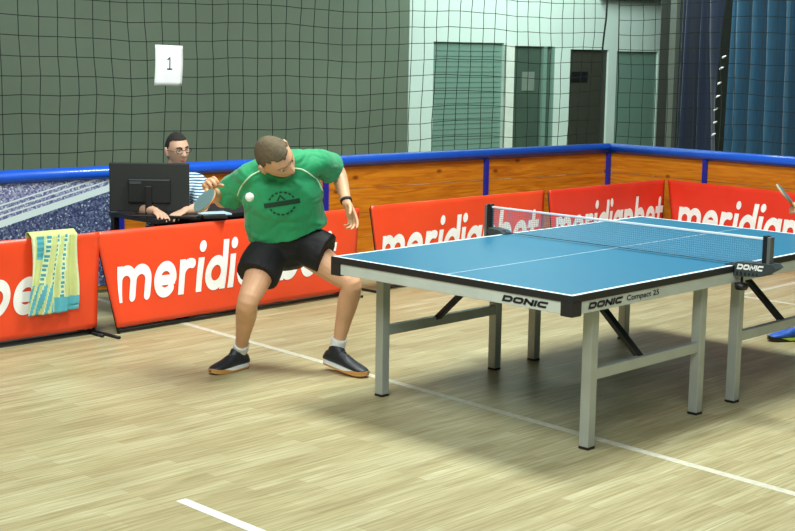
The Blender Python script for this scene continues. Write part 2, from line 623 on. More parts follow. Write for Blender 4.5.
def stripe_material():
    m = bpy.data.materials.new('blue_white_striped_cotton')
    m.use_nodes = True
    nt = m.node_tree
    b = nt.nodes['Principled BSDF']
    N = nt.nodes.new
    tc = N('ShaderNodeTexCoord')
    wv = N('ShaderNodeTexWave')
    wv.wave_type = 'BANDS'
    wv.bands_direction = 'Z'
    wv.inputs['Scale'].default_value = 17
    wv.inputs['Distortion'].default_value = 1.5
    wv.inputs['Detail'].default_value = 2
    wv.inputs['Detail Scale'].default_value = 2
    nt.links.new(tc.outputs['Object'], wv.inputs['Vector'])
    r = N('ShaderNodeValToRGB')
    r.color_ramp.elements[0].position = 0.4
    r.color_ramp.elements[1].position = 0.6
    r.color_ramp.elements[0].color = srgb(52, 104, 140)
    r.color_ramp.elements[1].color = srgb(214, 230, 236)
    nt.links.new(wv.outputs['Fac'], r.inputs['Fac'])
    nt.links.new(r.outputs[0], b.inputs['Base Color'])
    b.inputs['Roughness'].default_value = 0.8
    return m


M['stripes'] = stripe_material()

# ------------------------------------------------------------------ setting
def structure(name, bm, m, parent=None, smooth=False):
    o = obj(name, bm, m, parent, smooth)
    if parent is None:
        o['kind'] = 'structure'
    return o


bm = bmesh.new()
box(bm, -8.5, 6.5, -8.0, 14.5, -0.1, 0.0)
floor = structure('floor', bm, M['floor'])


def floor_line(pts, w, m='line'):
    a, b = V(pts[0]), V(pts[1])
    d = (b - a).normalized()
    n = V((-d.y, d.x, 0)) * w / 2
    bm = bmesh.new()
    lo = [bm.verts.new(p + V((0, 0, 0.0003))) for p in (a + n, a - n, b - n, b + n)]
    hi = [bm.verts.new(v.co + V((0, 0, 0.0008))) for v in lo]
    bm.faces.new(hi)
    for i in range(4):
        bm.faces.new((lo[i], lo[(i + 1) % 4], hi[(i + 1) % 4], hi[i]))
    return obj('court_line', bm, M[m], floor)


floor_line([(-6.5, 0.87, 0), (2.8, 0.243, 0)], 0.05)
floor_line([(-0.775, -1.535, 0), (0.30, -1.562, 0)], 0.05, 'tape_floor')
floor_line([(-1.785, 4.43, 0), (-1.785, 6.1, 0)], 0.05)
floor_line([(-1.76, 4.456, 0), (3.0, 4.42, 0)], 0.05)

# long grey wall with the paler end where the doors are
WX = -7.2
bm = bmesh.new()
box(bm, WX - 0.2, WX, -6.0, 6.46, 0, 4.6)
structure('wall_left', bm, M['wall'])
# openings of the pale wall: (y0, y1, top)
OPEN = [(6.86, 8.10, 1.90), (8.25, 9.08, 1.87), (9.40, 10.22, 1.84), (10.40, 11.36, 1.825)]
bm = bmesh.new()
yy = 6.46
for y0, y1, tp in OPEN:
    box(bm, WX - 0.2, WX + 0.01, yy, y0, 0, 4.6)
    box(bm, WX - 0.2, WX + 0.01, y0, y1, tp, 4.6)
    yy = y1
box(bm, WX - 0.2, WX + 0.01, yy, 11.46, 0, 4.6)
structure('wall_left_pale', bm, M['pale_wall'])


def pane(name, y0, y1, tp, m, z0=0.0):
    bm = bmesh.new()
    box(bm, WX - 0.08, WX - 0.02, y0, y1, z0, tp)
    return structure(name, bm, m)


w1 = pane('window_1', *OPEN[0], M['green_panel'])
w2 = pane('window_2', *OPEN[1], M['glass_dark'])
d1 = pane('door_1', *OPEN[2], M['door_dark'])
w3 = pane('window_3', *OPEN[3], M['green_panel'])
bm = bmesh.new()
for z in [0.06 * i for i in range(1, 31)]:
    box(bm, WX - 0.021, WX - 0.014, 6.88, 8.08, z, z + 0.012)
structure('window_slat', bm, M['green_panel'], w1)
bm = bmesh.new()
box(bm, WX - 0.025, WX + 0.01, 8.86, 8.93, 0, 1.87)
box(bm, WX - 0.025, WX + 0.01, 9.03, 9.08, 0, 1.87)
structure('window_frame', bm, M['green_panel'], w2)
bm = bmesh.new()
box(bm, WX - 0.021, WX - 0.014, 8.48, 8.72, 1.33, 1.56)
structure('notice', bm, mat('grey_notice', (112, 128, 116), 0.6), w2)
bm = bmesh.new()
box(bm, WX - 0.021, WX - 0.005, 9.42, 9.80, 1.44, 1.56)
structure('door_plate', bm, M['black'], d1)
bm = bmesh.new()
box(bm, WX + 0.03, WX + 0.05, 8.10, 8.25, 0, 1.9)
structure('trim_1', bm, M['trim_white'])
bm = bmesh.new()
box(bm, WX + 0.03, WX + 0.12, 9.95, 11.2, 2.50, 2.68)
structure('trim_2', bm, M['door_dark'])
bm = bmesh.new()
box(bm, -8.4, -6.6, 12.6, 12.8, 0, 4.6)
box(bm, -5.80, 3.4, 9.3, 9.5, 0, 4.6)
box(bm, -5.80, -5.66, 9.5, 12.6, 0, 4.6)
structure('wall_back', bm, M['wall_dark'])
bm = bmesh.new()
box(bm, -5.12, -5.04, 8.46, 8.54, 0, 4.6)
structure('trim_3', bm, mat('grey_curtain_pole', (96, 104, 96), 0.6))


# curtains
def curtain(name, x0, x1, y, m, label, lean=0.0, seed=0):
    nx, nz = int((x1 - x0) / 0.012), 24
    bm = bmesh.new()
    g = []
    for j in range(nz + 1):
        z = 0.03 + 4.4 * j / nz
        row = []
        for i in range(nx + 1):
            s = (x1 - x0) * i / nx
            f = noise.noise(V((s * 2.2, seed, z * 0.10))) * 1.6
            d = 0.085 * math.sin(s * 30 + 6 * f) + 0.045 * math.sin(s * 15 + 3 * f + seed) + 0.02 * noise.noise(V((s * 9, z * 0.8, seed)))
            row.append(bm.verts.new((x0 + s + 0.01 * math.sin(s * 50 + z) + lean * (z - 1.6), y + d, z)))
        g.append(row)
    for j in range(nz):
        for i in range(nx):
            f = bm.faces.new((g[j][i], g[j][i + 1], g[j + 1][i + 1], g[j + 1][i]))
            f.smooth = True
    o = obj(name, bm, m)
    s = o.modifiers.new('thickness', 'SOLIDIFY')
    s.thickness = 0.008
    return tag(o, label, 'curtain', 'blue curtains beyond the fence')


cu1 = curtain('curtain', -4.99, -4.43, 8.5, M['navy'], 'dark navy pleated curtain hanging beside the dark recess', 0.012, 3)
cu2 = curtain('curtain', -4.38, -2.6, 8.45, M['teal_blue'], 'teal blue pleated curtain with white clips along its edge', 0.0, 8)
for i, (x, z) in enumerate([(-4.36, 1.78), (-4.385, 1.66), (-4.40, 1.50), (-4.41, 1.36), (-4.43, 1.22), (-4.43, 1.08), (-4.44, 0.95)]):
    bm = bmesh.new()
    loft(bm, [(x - 0.02, 8.36, z - 0.012), (x, 8.35, z), (x + 0.022, 8.36, z + 0.012)], [0.006, 0.012, 0.006], n=8, k=2)
    obj('clip', bm, M['white_print'], cu2, True)

# ------------------------------------------------------------------ rink fence
FA, FB, FC = V((-5.4209, -3.03, 0)), V((-4.358, 6.35, 0)), V((-0.6, 6.25, 0))
RH = 0.935


def frame_of(a, b):
    d = (b - a).normalized()
    nrm = V((d.y, -d.x, 0))     # towards the court
    return d, nrm


def sweep_poly(bm, a, b, prof):
    """Extrude a closed profile [(offset towards court, z)] from a to b."""
    d, nrm = frame_of(a, b)
    r0 = [bm.verts.new(a + nrm * p + V((0, 0, z))) for p, z in prof]
    r1 = [bm.verts.new(b + nrm * p + V((0, 0, z))) for p, z in prof]
    m = len(prof)
    for i in range(m):
        f = bm.faces.new((r0[i], r0[(i + 1) % m], r1[(i + 1) % m], r1[i]))
        f.smooth = True
    bm.faces.new(r0[::-1])
    bm.faces.new(r1)


RAILP = [(0.055 * math.cos(t) if True else 0, RH - 0.045 + 0.048 * math.sin(t)) for t in [2 * PI * i / 14 for i in range(14)]]


def fence(a, b, posts, label, crowd_to=None):
    root = empty('rink_fence', tuple((a + b) / 2))
    tag(root, label, 'fence', 'padded rink fences')
    d, nrm = frame_of(a, b)
    inv = Matrix.Translation(-(a + b) / 2)
    L = (b - a).length

    def part(name, bm, m, smooth=False):
        bm.transform(inv)
        return obj(name, bm, m, root, smooth)
    bm = bmesh.new()
    sweep_poly(bm, a, b, RAILP)
    part('padded_rail', bm, M['blue_pad'])
    for s in posts:
        bm = bmesh.new()
        p = a + d * s
        X = Matrix((d, nrm, V((0, 0, 1)))).transposed().to_4x4()
        X.translation = p
        box(bm, -0.022, 0.022, -0.025, 0.03, 0, RH - 0.04, X, bev=0.004)
        part('post', bm, M['blue_post'])
    st = [0.0] + list(posts) + [L]
    for s0, s1 in zip(st, st[1:]):
        if s1 - s0 < 0.1:
            continue
        bm = bmesh.new()
        X = Matrix((d, nrm, V((0, 0, 1)))).transposed().to_4x4()
        X.translation = a
        nb = 4
        for i in range(nb):
            z0 = 0.03 + (RH - 0.1) * i / nb
            box(bm, s0 + 0.01, s1 - 0.01, -0.02, 0.0, z0, z0 + (RH - 0.1) / nb - 0.004, X)
        part('board_panel', bm, M['wood'])
    if crowd_to is not None:
        bm = bmesh.new()
        uvl = bm.loops.layers.uv.new('UVMap')
        s0, s1 = crowd_to
        z0, z1 = 0.06, RH - 0.06
        vs = []
        for off in (0.006, 0.014):
            for s, z in ((s0, z0), (s1, z0), (s1, z1), (s0, z1)):
                vs.append(bm.verts.new(a + d * s + nrm * off + V((0, 0, z))))
        fs = [bm.faces.new((vs[4], vs[5], vs[6], vs[7]))]
        for i in range(4):
            fs.append(bm.faces.new((vs[i], vs[(i + 1) % 4], vs[4 + (i + 1) % 4], vs[4 + i])))
        for f in fs:
            for l in f.loops:
                l[uvl].uv = ((l.vert.co - a).dot(d) - (0.1 - a.y), l.vert.co.z)
        part('printed_panel', bm, M['crowd'])
    return root


LF = (FB - FA).length
dF, nF = frame_of(FA, FB)


def s_of(y):
    return (y - FA.y) / dF.y


fence(FA, FB, [s_of(-1.05), s_of(1.07), s_of(2.93), s_of(4.71), LF - 0.03],
      'blue padded rink fence behind the desk, orange boards and a stadium crowd print', crowd_to=(s_of(-1.0), s_of(1.03)))
dG, nG = frame_of(FB, FC)
fence(FB, FC, [1.10, 3.0], 'blue padded rink fence of orange boards below the blue curtains')


# ------------------------------------------------------------------ tall ball-stop nets
def stop_net(a, b, label, seed, corner):
    root = empty('ball_stop_net', tuple((a + b) / 2))
    tag(root, label, 'net', 'tall square-mesh nets behind the fence')
    d, nrm = frame_of(a, b)
    L = (b - a).length
    mid = (a + b) / 2
    st = 0.142
    ni, nj = int(L / st), 21
    def P(i, j):
        s, z = i * st, 0.05 + j * 0.139
        q = V((s * 0.9 + seed, z * 0.9, seed * 3.1))
        w = noise.noise_vector(q) * 0.035 + noise.noise_vector(q * 3.7) * 0.012
        fade = min(1, (3.0 - z) / 0.4)
        return a - mid + d * (s + w.x * fade) + nrm * (w.y * 1.2) + V((0, 0, z + w.z * 1.1))
    G = [[P(i, j) for j in range(nj + 1)] for i in range(ni + 1)]
    bm = bmesh.new()
    def strand(pts, r):
        n = 3
        prev = None
        for q, p in enumerate(pts):
            t = (pts[min(q + 1, len(pts) - 1)] - pts[max(q - 1, 0)]).normalized()
            u = t.cross(nrm).normalized()
            ring = [bm.verts.new(p + u * (r * math.cos(2 * PI * k / n)) + nrm * (r * math.sin(2 * PI * k / n))) for k in range(n)]
            if prev:
                for k in range(n):
                    bm.faces.new((prev[k], prev[(k + 1) % n], ring[(k + 1) % n], ring[k]))
            prev = ring
    for i in range(ni + 1):
        strand(G[i], 0.0036)
    for j in range(nj + 1):
        strand([G[i][j] for i in range(ni + 1)], 0.0036)
    obj('mesh', bm, M['net_dark'], root)
    bm = bmesh.new()
    tube(bm, [G[i][nj] for i in range(0, ni + 1)], 0.008)
    obj('top_rope', bm, M['net_dark'], root)
    bm = bmesh.new()
    tube(bm, [p + nrm * 0.004 for p in G[ni if corner else 0]], 0.010 if corner else 0.006)
    obj('side_rope', bm, M['net_dark'], root)
    return root


NA, NB, NC = FA - nF * 0.09, FB - nF * 0.09 - dF * 0.0, FC - nG * 0.09
stop_net(NA, NB, 'dark square-mesh net hanging behind the long fence with a paper sheet on it', 1.3, True)
stop_net(FB - nG * 0.09, NC, 'dark square-mesh net hanging in front of the blue curtains', 5.7, False)

# paper sheet "1" on the net
pp = FA + dF * s_of(1.52) - nF * 0.045
sheet = empty('paper_sheet', (pp.x, pp.y, 1.815))
tag(sheet, 'white paper sheet with the number 1 pinned to the dark net', 'paper')


def sheet_pt(s, z, off=0.0):     # s 0..1 across, z 0..1 up
    x = (s - 0.5) * 0.235 - 0.012 * (1 - z)
    curl = 0.012 * math.sin(PI * s) + 0.01 * math.sin(3.2 * (1 - z))
    return dF * x + nF * (curl + off) + V((0, 0, -0.30 * (1 - z) - 0.006 * s))


bm = bmesh.new()
g = [[bm.verts.new(sheet_pt(i / 8, j / 10)) for i in range(9)] for j in range(11)]
for j in range(10):
    for i in range(8):
        bm.faces.new((g[j][i], g[j][i + 1], g[j + 1][i + 1], g[j + 1][i]))
o = obj('page', bm, M['paper'], sheet, True)
sd = o.modifiers.new('thickness', 'SOLIDIFY')
sd.thickness = 0.001
sd.offset = 0
q = stroke_quads([(0.02, 0.78), (0.25, 0.95), (0.25, 0.0)], 0.10) + stroke_quads([(0.0, 0.05), (0.5, 0.05)], 0.09)
letter_obj('lettering', q, lambda x, y: sheet_pt(0.40 + x * 0.36, 0.40 + y * 0.31, 0.003), M['print_black'], sheet)


# ------------------------------------------------------------------ red barriers
WORD, WORDW = word_rounded('meridianbet')


def barrier(p0, p1, lean0, lean1, txt, label, m, seed, base=0.19, xh=0.235, top=0.655, sag=0.0):
    """Surround between ground points p0 -> p1 (seen from the court, left to right)."""
    a, b = V(p0), V(p1)
    root = empty('court_barrier', tuple((a + b) / 2))
    tag(root, label, 'barrier', 'red barriers around the court')
    d, nrm = frame_of(a, b)
    mid = (a + b) / 2
    L = (b - a).length

    def S(s, z, off=0.0):
        t = s / L
        ln = (lean0 * (1 - t) + lean1 * t) * (z / 0.65)
        e = min(1, s / 0.08, (L - s) / 0.08, (top - z) / 0.04 if z < top else 0)
        wr = 0.016 * noise.noise(V((s * 2.5 + z * 1.8, z * 2.0 - s * .6, seed))) + 0.005 * noise.noise(V((s * 7 + z * 6, z * 4, seed + 9)))
        bell = 0.012 * math.sin(PI * min(1, max(0, z / top)))
        edge = 0.115 * math.exp(-((s) / 0.10) ** 2) * (1 - z / top)
        return a - mid + d * (s + edge) + nrm * (-ln + (wr + bell) * max(0, e) + off) + V((0, 0, z + sag * math.sin(PI * t) * z))
    ns, nz = int(L / 0.035), 18
    bm = bmesh.new()
    zs = [0.045 + (top - 0.045) * j / nz for j in range(nz + 1)]
    F = [[bm.verts.new(S(L * i / ns, z)) for i in range(ns + 1)] for z in zs]
    B = [[bm.verts.new(S(L * i / ns, z, -0.012)) for i in range(ns + 1)] for z in zs]
    for j in range(nz):
        for i in range(ns):
            bm.faces.new((F[j][i], F[j][i + 1], F[j + 1][i + 1], F[j + 1][i])).smooth = True
            bm.faces.new((B[j][i + 1], B[j][i], B[j + 1][i], B[j + 1][i + 1])).smooth = True
    for i in range(ns):
        bm.faces.new((F[nz][i], F[nz][i + 1], B[nz][i + 1], B[nz][i]))
        bm.faces.new((F[0][i + 1], F[0][i], B[0][i], B[0][i + 1]))
    for j in range(nz):
        bm.faces.new((F[j + 1][0], B[j + 1][0], B[j][0], F[j][0]))
        bm.faces.new((F[j][ns], B[j][ns], B[j + 1][ns], F[j + 1][ns]))
    obj('banner', bm, m, root)
    letter_obj('lettering', WORD, lambda x, y: S(txt[0] + x * txt[1], base + y * xh, 0.0035), M['white_print'], root)
    bm = bmesh.new()
    tube(bm, [S(0.012, 0.02, -0.02), S(L - 0.012, 0.02, -0.02)], 0.012, n=8)
    tube(bm, [S(0.012, 0.0, -0.02), S(0.012, top - 0.02, -0.022)], 0.011, n=8)
    tube(bm, [S(L - 0.012, 0.0, -0.02), S(L - 0.012, top - 0.02, -0.022)], 0.011, n=8)
    tube(bm, [S(0.012, top - 0.012, -0.018), S(L - 0.012, top - 0.012, -0.018)], 0.008, n=8)
    obj('wire_frame', bm, M['black_metal'], root)
    for s in (0.03, L - 0.03):
        bm = bmesh.new()
        c = a - mid + d * s
        tube(bm, [c + nrm * 0.12 + V((0, 0, 0.010)), c - nrm * 0.22 + V((0, 0, 0.010))], 0.010, n=8)
        obj('foot', bm, M['black_metal'], root)
    return root, S


bar0, S0 = barrier((-3.80, -2.12, 0), (-3.76, 0.06, 0), 0.0, -0.05, (0.03, 1.90),
                   'red barrier with white lettering and a striped towel over its top edge', M['red'], 2.0)
bar1, S1 = barrier((-3.655, 0.045, 0), (-3.70, 2.26, 0), 0.07, -0.05, (0.085, 1.92),
                   'red barrier with white lettering directly behind the green-shirted player', M['red'], 5.0, base=0.195)
barrier((-3.685, 2.425, 0), (-3.66, 4.43, 0), 0.01, -0.02, (0.06, 1.88),
        'red barrier with white lettering behind the net post end of the blue table', M['red'], 8.0)
barrier((-3.60, 4.445, 0), (-3.57, 6.13, 0), 0.0, 0.0, (0.03, 1.64),
        'red barrier with white lettering meeting the corner, seen through the table net', M['red_deep'], 11.0)
barrier((-3.545, 6.14, 0), (-1.45, 5.90, 0), 0.0, 0.0, (0.13, 1.86),
        'red barrier with white lettering below the blue curtains, past the corner', M['red_deep'], 14.0)

# ------------------------------------------------------------------ towel on the barrier
tw_m = [mat('towel_lime', (206, 216, 142), 0.9, bump=0.3, bscale=400), mat('towel_cyan', (92, 182, 200), 0.9, bump=0.3, bscale=400),
        mat('towel_cream', (222, 236, 190), 0.9, bump=0.3, bscale=400), mat('towel_teal', (72, 156, 166), 0.9, bump=0.3, bscale=400)]
towel = bpy.data.meshes.new('towel')
bm = bmesh.new()
d0, n0 = frame_of(V((-3.80, -2.12, 0)), V((-3.76, 0.045, 0)))
mid0 = V((-3.78, -1.0375, 0))
NS, NT = 48, 90
sA, sB = 1.700, 2.015          # along the barrier
grid = []
for j in range(NT + 1):
    t = j / NT                  # 0 = back hem, 1 = front hem
    row = []
    for i in range(NS + 1):
        u = i / NS
        s = sA + (sB - sA) * u
        if t < 0.28:
            z, off = 0.40 + (0.668 - 0.40) * t / 0.28, -0.034
        elif t < 0.34:
            a = (t - 0.28) / 0.06 * PI
            z, off = 0.668 + 0.020 * math.sin(a), -0.010 - 0.024 * math.cos(a)
        else:
            z, off = 0.668 - (0.668 - 0.185) * (t - 0.34) / 0.66, 0.020
        h = max(0, (0.668 - z) / 0.48)
        fold = 0.011 * math.sin(u * 19 + 1.5 * h) * (0.35 + 0.65 * h) + 0.006 * math.sin(u * 41 + 3 * h)
        s += (-0.012 + 0.03 * (u - .5) * .5) * h + 0.008 * math.sin(h * 5 + u * 4)
        base = S0(max(0.01, min(s, 2.15)), min(z, 0.654)) + mid0
        p = V((base.x, base.y, z)) + n0 * (off + (max(0, fold + 0.012) if t > 0.34 else 0))
        if u > 0.55 and t > 0.95:
            p.z += 0.012 * (u - 0.55) * 2
        row.append(bm.verts.new(p - mid0))
    grid.append(row)


def towel_mat(u, t):
    if t < 0.34:
        return 0
    h = (t - 0.34) / 0.66
    if h > 0.80 and u > 0.52:
        return 1
    if h > 0.62 and u < 0.5:
        k = (u * 7 + h * 3.0) % 1.0
        return 1 if k < 0.55 else (0 if k < 0.85 else 2)
    if 0.09 < u < 0.24 and h < 0.30:
        return 3 if (h * 14) % 1 < 0.62 else 1
    for c, sk in ((0.36, -0.18), (0.58, -0.16), (0.74, -0.12)):
        if abs(u - (c + sk * h)) < 0.035:
            return 3 if (h * 17) % 1 < 0.58 else 2
        if abs(u - (c + sk * h)) < 0.055:
            return 2
    return 2 if u < 0.05 or u > 0.96 else 0


for j in range(NT):
    for i in range(NS):
        f = bm.faces.new((grid[j][i], grid[j][i + 1], grid[j + 1][i + 1], grid[j + 1][i]))
        f.material_index = towel_mat((i + 0.5) / NS, (j + 0.5) / NT)
        f.smooth = True
bm.to_mesh(towel)
bm.free()
for m_ in tw_m:
    towel.materials.append(m_)
to = bpy.data.objects.new('towel', towel)
COL.objects.link(to)
to.location = mid0
sd = to.modifiers.new('thickness', 'SOLIDIFY')
sd.thickness = 0.005
tag(to, 'lime and cyan patterned towel draped over the red barrier', 'towel')

# ------------------------------------------------------------------ table
tb = empty('table_tennis_table', (-0.7625, 1.37, 0))
tag(tb, 'blue table tennis table with white lines on pale grey steel legs', 'table')
TI = Matrix.Translation((0.7625, -1.37, 0))


def tpart(name, bm, m, smooth=False):
    bm.transform(TI)
    return obj(name, bm, m, tb, smooth)


W_, L_, H_ = 1.525, 2.74, 0.76
for y0, y1 in ((0.0, 1.3685), (1.3715, L_)):
    bm = bmesh.new()
    box(bm, -W_ + 0.004, -0.004, y0 + 0.004, y1 - (0.0 if y0 == 0 else 0.004), H_ - 0.022, H_)
    tpart('tabletop', bm, M['table_blue'])
bm = bmesh.new()
z0, z1 = H_ + 0.0002, H_ + 0.0009
box(bm, -W_, -W_ + 0.02, 0, L_, z0, z1)
box(bm, -0.02, 0, 0, L_, z0, z1)
box(bm, -W_ + 0.02, -0.02, 0, 0.02, z0, z1)
box(bm, -W_ + 0.02, -0.02, L_ - 0.02, L_, z0, z1)
box(bm, -W_ / 2 - 0.002, -W_ / 2 + 0.002, 0.02, L_ - 0.02, z0, z1)
tpart('table_marking', bm, M['table_line'])
bm = bmesh.new()
for x0, x1, y0, y1 in ((-W_ - 0.006, -W_ + 0.01, -0.006, L_ + 0.006), (-0.01, 0.006, -0.006, L_ + 0.006),
                       (-W_ + 0.01, -0.01, -0.006, 0.01), (-W_ + 0.01, -0.01, L_ - 0.01, L_ + 0.006)):
    box(bm, x0, x1, y0, y1, H_ - 0.031, H_ - 0.0005)
tpart('edge_band', bm, M['edge_black'])
AZ0, AZ1 = 0.672, 0.7295
for x0, x1, y0, y1 in ((-W_ + 0.002, -0.002, -0.001, 0.03), (-W_ + 0.002, -0.002, L_ - 0.03, L_ + 0.001),
                       (-0.03, 0.001, 0.03, L_ - 0.03), (-W_ - 0.001, -W_ + 0.03, 0.03, L_ - 0.03)):
    bm = bmesh.new()
    box(bm, x0, x1, y0, y1, AZ0, AZ1, bev=0.003)
    tpart('apron', bm, M['apron'])
for cx, sx in ((0, -1), (-W_, 1)):
    for cy, sy in ((0, 1), (L_, -1)):
        bm = bmesh.new()
        xs = sorted((cx - sx * 0.008, cx + sx * 0.060))
        ys = sorted((cy - sy * 0.008, cy + sy * 0.060))
        box(bm, xs[0], xs[1], ys[0], ys[1], AZ0 - 0.008, H_ - 0.001 - 0.024, bev=0.006)
        tpart('corner_cap', bm, M['edge_black'])
LX, LY = (-0.095, -W_ + 0.095), (0.274, 1.19, 1.55, 2.466)
for x in LX:
    for y in LY:
        bm = bmesh.new()
        box(bm, x - 0.0265, x + 0.0265, y - 0.0265, y + 0.0265, 0.012, AZ1, bev=0.004)
        lg = tpart('leg', bm, M['leg'])
        bm = bmesh.new()
        box(bm, x - 0.0275, x + 0.0275, y - 0.0275, y + 0.0275, 0.0, 0.013, bev=0.003)
        bm.transform(TI)
        obj('foot_pad', bm, M['black'], lg)
    for y0, y1 in ((LY[0], LY[1]), (LY[2], LY[3])):
        bm = bmesh.new()
        box(bm, x - 0.018, x + 0.018, y0 + 0.0265, y1 - 0.0265, 0.325, 0.377, bev=0.003)
        tpart('stretcher', bm, M['leg'])
    sgn = -1 if x > -0.5 else 1
    for y in (0.69, 2.05):
        bm = bmesh.new()
        p0, p1 = V((x, y, 0.36)), V((x + sgn * 0.33, y, 0.66))
        d = (p1 - p0).normalized()
        X = Matrix((d.cross(V((0, 1, 0))).normalized(), V((0, 1, 0)), d)).transposed().to_4x4()
        X.translation = p0
        box(bm, -0.012, 0.012, -0.021, 0.021, 0, (p1 - p0).length, X, bev=0.002)
        tpart('brace', bm, M['black'])
# steel cross rails under the top carry the braces
for y in (0.69, 2.05):
    bm = bmesh.new()
    box(bm, -W_ + 0.03, -0.03, y - 0.02, y + 0.02, 0.685, 0.73, bev=0.003)
    tpart('cross_rail', bm, M['black'])
Q, qw = word_blocky('DONIC')
letter_obj('lettering', Q, lambda x, y: TI @ V((-0.397 + x / qw * 0.268, -0.0035, 0.686 + y * 0.029)), M['print_black'], tb)
letter_obj('lettering', Q, lambda x, y: TI @ V((0.0035, 0.112 + x / qw * 0.265, 0.687 + y * 0.030)), M['print_black'], tb)
q, fw, fh = font_faces('Compact 25', bold=0.012)
letter_obj('lettering', q, lambda x, y: TI @ V((0.0035, 0.405 + x / fw * 0.262, 0.684 + y / fh * 0.033)), M['print_black'], tb)

# ------------------------------------------------------------------ table net
NX0, NX1, NY = -W_ - 0.115, 0.158, 1.37
nt_ = empty('table_tennis_net', (-0.7625, NY, H_))
tag(nt_, 'low table tennis net clamped across the middle of the blue table', 'net')
NI = Matrix.Translation((0.7625, -NY, -H_))


def npart(name, bm, m, smooth=False, parent=None):
    bm.transform(NI)
    return obj(name, bm, m, parent or nt_, smooth)


bm = bmesh.new()
ztop, zbot = H_ + 0.1525, H_ + 0.012


def flat_strand(p, q, r):
    d = (q - p).normalized()
    u = d.cross(V((0, 1, 0))).normalized() * r
    w = V((0, r, 0))
    A = [bm.verts.new(p + o) for o in (u, w, -u, -w)]
    B = [bm.verts.new(q + o) for o in (u, w, -u, -w)]
    for i in range(4):
        bm.faces.new((A[i], A[(i + 1) % 4], B[(i + 1) % 4], B[i]))


nx = 142
for i in range(nx + 1):
    x = NX0 + 0.012 + (NX1 - NX0 - 0.024) * i / nx
    flat_strand(V((x, NY, zbot)), V((x, NY, ztop - 0.008)), 0.0009)
for j in range(12):
    z = zbot + (ztop - zbot - 0.012) * j / 11
    flat_strand(V((NX0 + 0.01, NY, z)), V((NX1 - 0.01, NY, z)), 0.0009)
npart('mesh', bm, M['net_mesh'])
bm = bmesh.new()
box(bm, NX0 + 0.005, NX1 - 0.005, NY - 0.004, NY + 0.004, ztop - 0.010, ztop + 0.001, bev=0.002)
npart('tape', bm, M['tape_white'])
bm = bmesh.new()
tube(bm, [V((NX0, NY, zbot - 0.002)), V((NX1, NY, zbot - 0.002))], 0.002)
npart('cord', bm, M['black'])
for sx, xp in ((1, NX1), (-1, NX0)):
    bm = bmesh.new()
    xs = sorted((xp - sx * 0.014, xp + sx * 0.012))
    box(bm, xs[0], xs[1], NY - 0.018, NY + 0.018, H_ - 0.02, ztop + 0.012, bev=0.003)
    npart('post', bm, M['black'])
    bm = bmesh.new()
    xs = sorted((xp + sx * 0.012, xp + sx * 0.030))
    box(bm, xs[0], xs[1], NY - 0.020, NY + 0.020, H_ - 0.03, ztop + 0.008, bev=0.003)
    npart('post_cover', bm, M['post_grey'])
    # wedge-shaped clamp body
    edge = 0.0 if sx > 0 else -W_
    prof = [(-0.05, 0.004), (0.02, 0.022), (0.215, 0.030), (0.235, 0.012), (0.20, -0.012), (0.15, -0.040), (0.02, -0.052), (-0.02, -0.046), (-0.02, -0.034), (0.008, -0.032), (0.008, 0.001), (-0.05, 0.001)]
    pf = [(edge + sx * p[0], H_ + p[1]) for p in prof]
    if sx < 0:
        pf = [(edge - p[0] * 0.45, H_ + p[1]) for p in prof]
    bm = bmesh.new()
    F = [bm.verts.new((x, NY - 0.040, z)) for x, z in pf]
    B = [bm.verts.new((x, NY + 0.040, z)) for x, z in pf]
    bm.faces.new(F)
    bm.faces.new(B[::-1])
    for i in range(len(pf)):
        bm.faces.new((F[i], F[(i + 1) % len(pf)], B[(i + 1) % len(pf)], B[i]))
    bmesh.ops.triangulate(bm, faces=[f for f in bm.faces if len(f.verts) > 4])
    cl = npart('clamp', bm, M['clamp'])
    bm = bmesh.new()
    kx = edge + sx * 0.035
    loft(bm, [(kx, NY - 0.01, 0.708), (kx, NY - 0.01, 0.675), (kx, NY - 0.01, 0.672), (kx, NY - 0.01, 0.655), (kx, NY - 0.01, 0.640)], [0.006, 0.007, 0.034, 0.036, 0.028], n=18, k=1, dome=False)
    npart('knob', bm, M['black'])
    if sx > 0:
        letter_obj('lettering', Q, lambda x, y: NI @ V((0.02 + x / qw * 0.150, NY - 0.0415, H_ - 0.014 + y * 0.028 + x / qw * 0.004)), M['white_print'], cl)
        for i in range(6):
            bm = bmesh.new()
            x = 0.022 + i * 0.022
            box(bm, x, x + 0.006, NY - 0.044, NY - 0.039, H_ - 0.045 + i * 0.0022, H_ - 0.026)
            npart('rib', bm, M['black'], parent=cl)

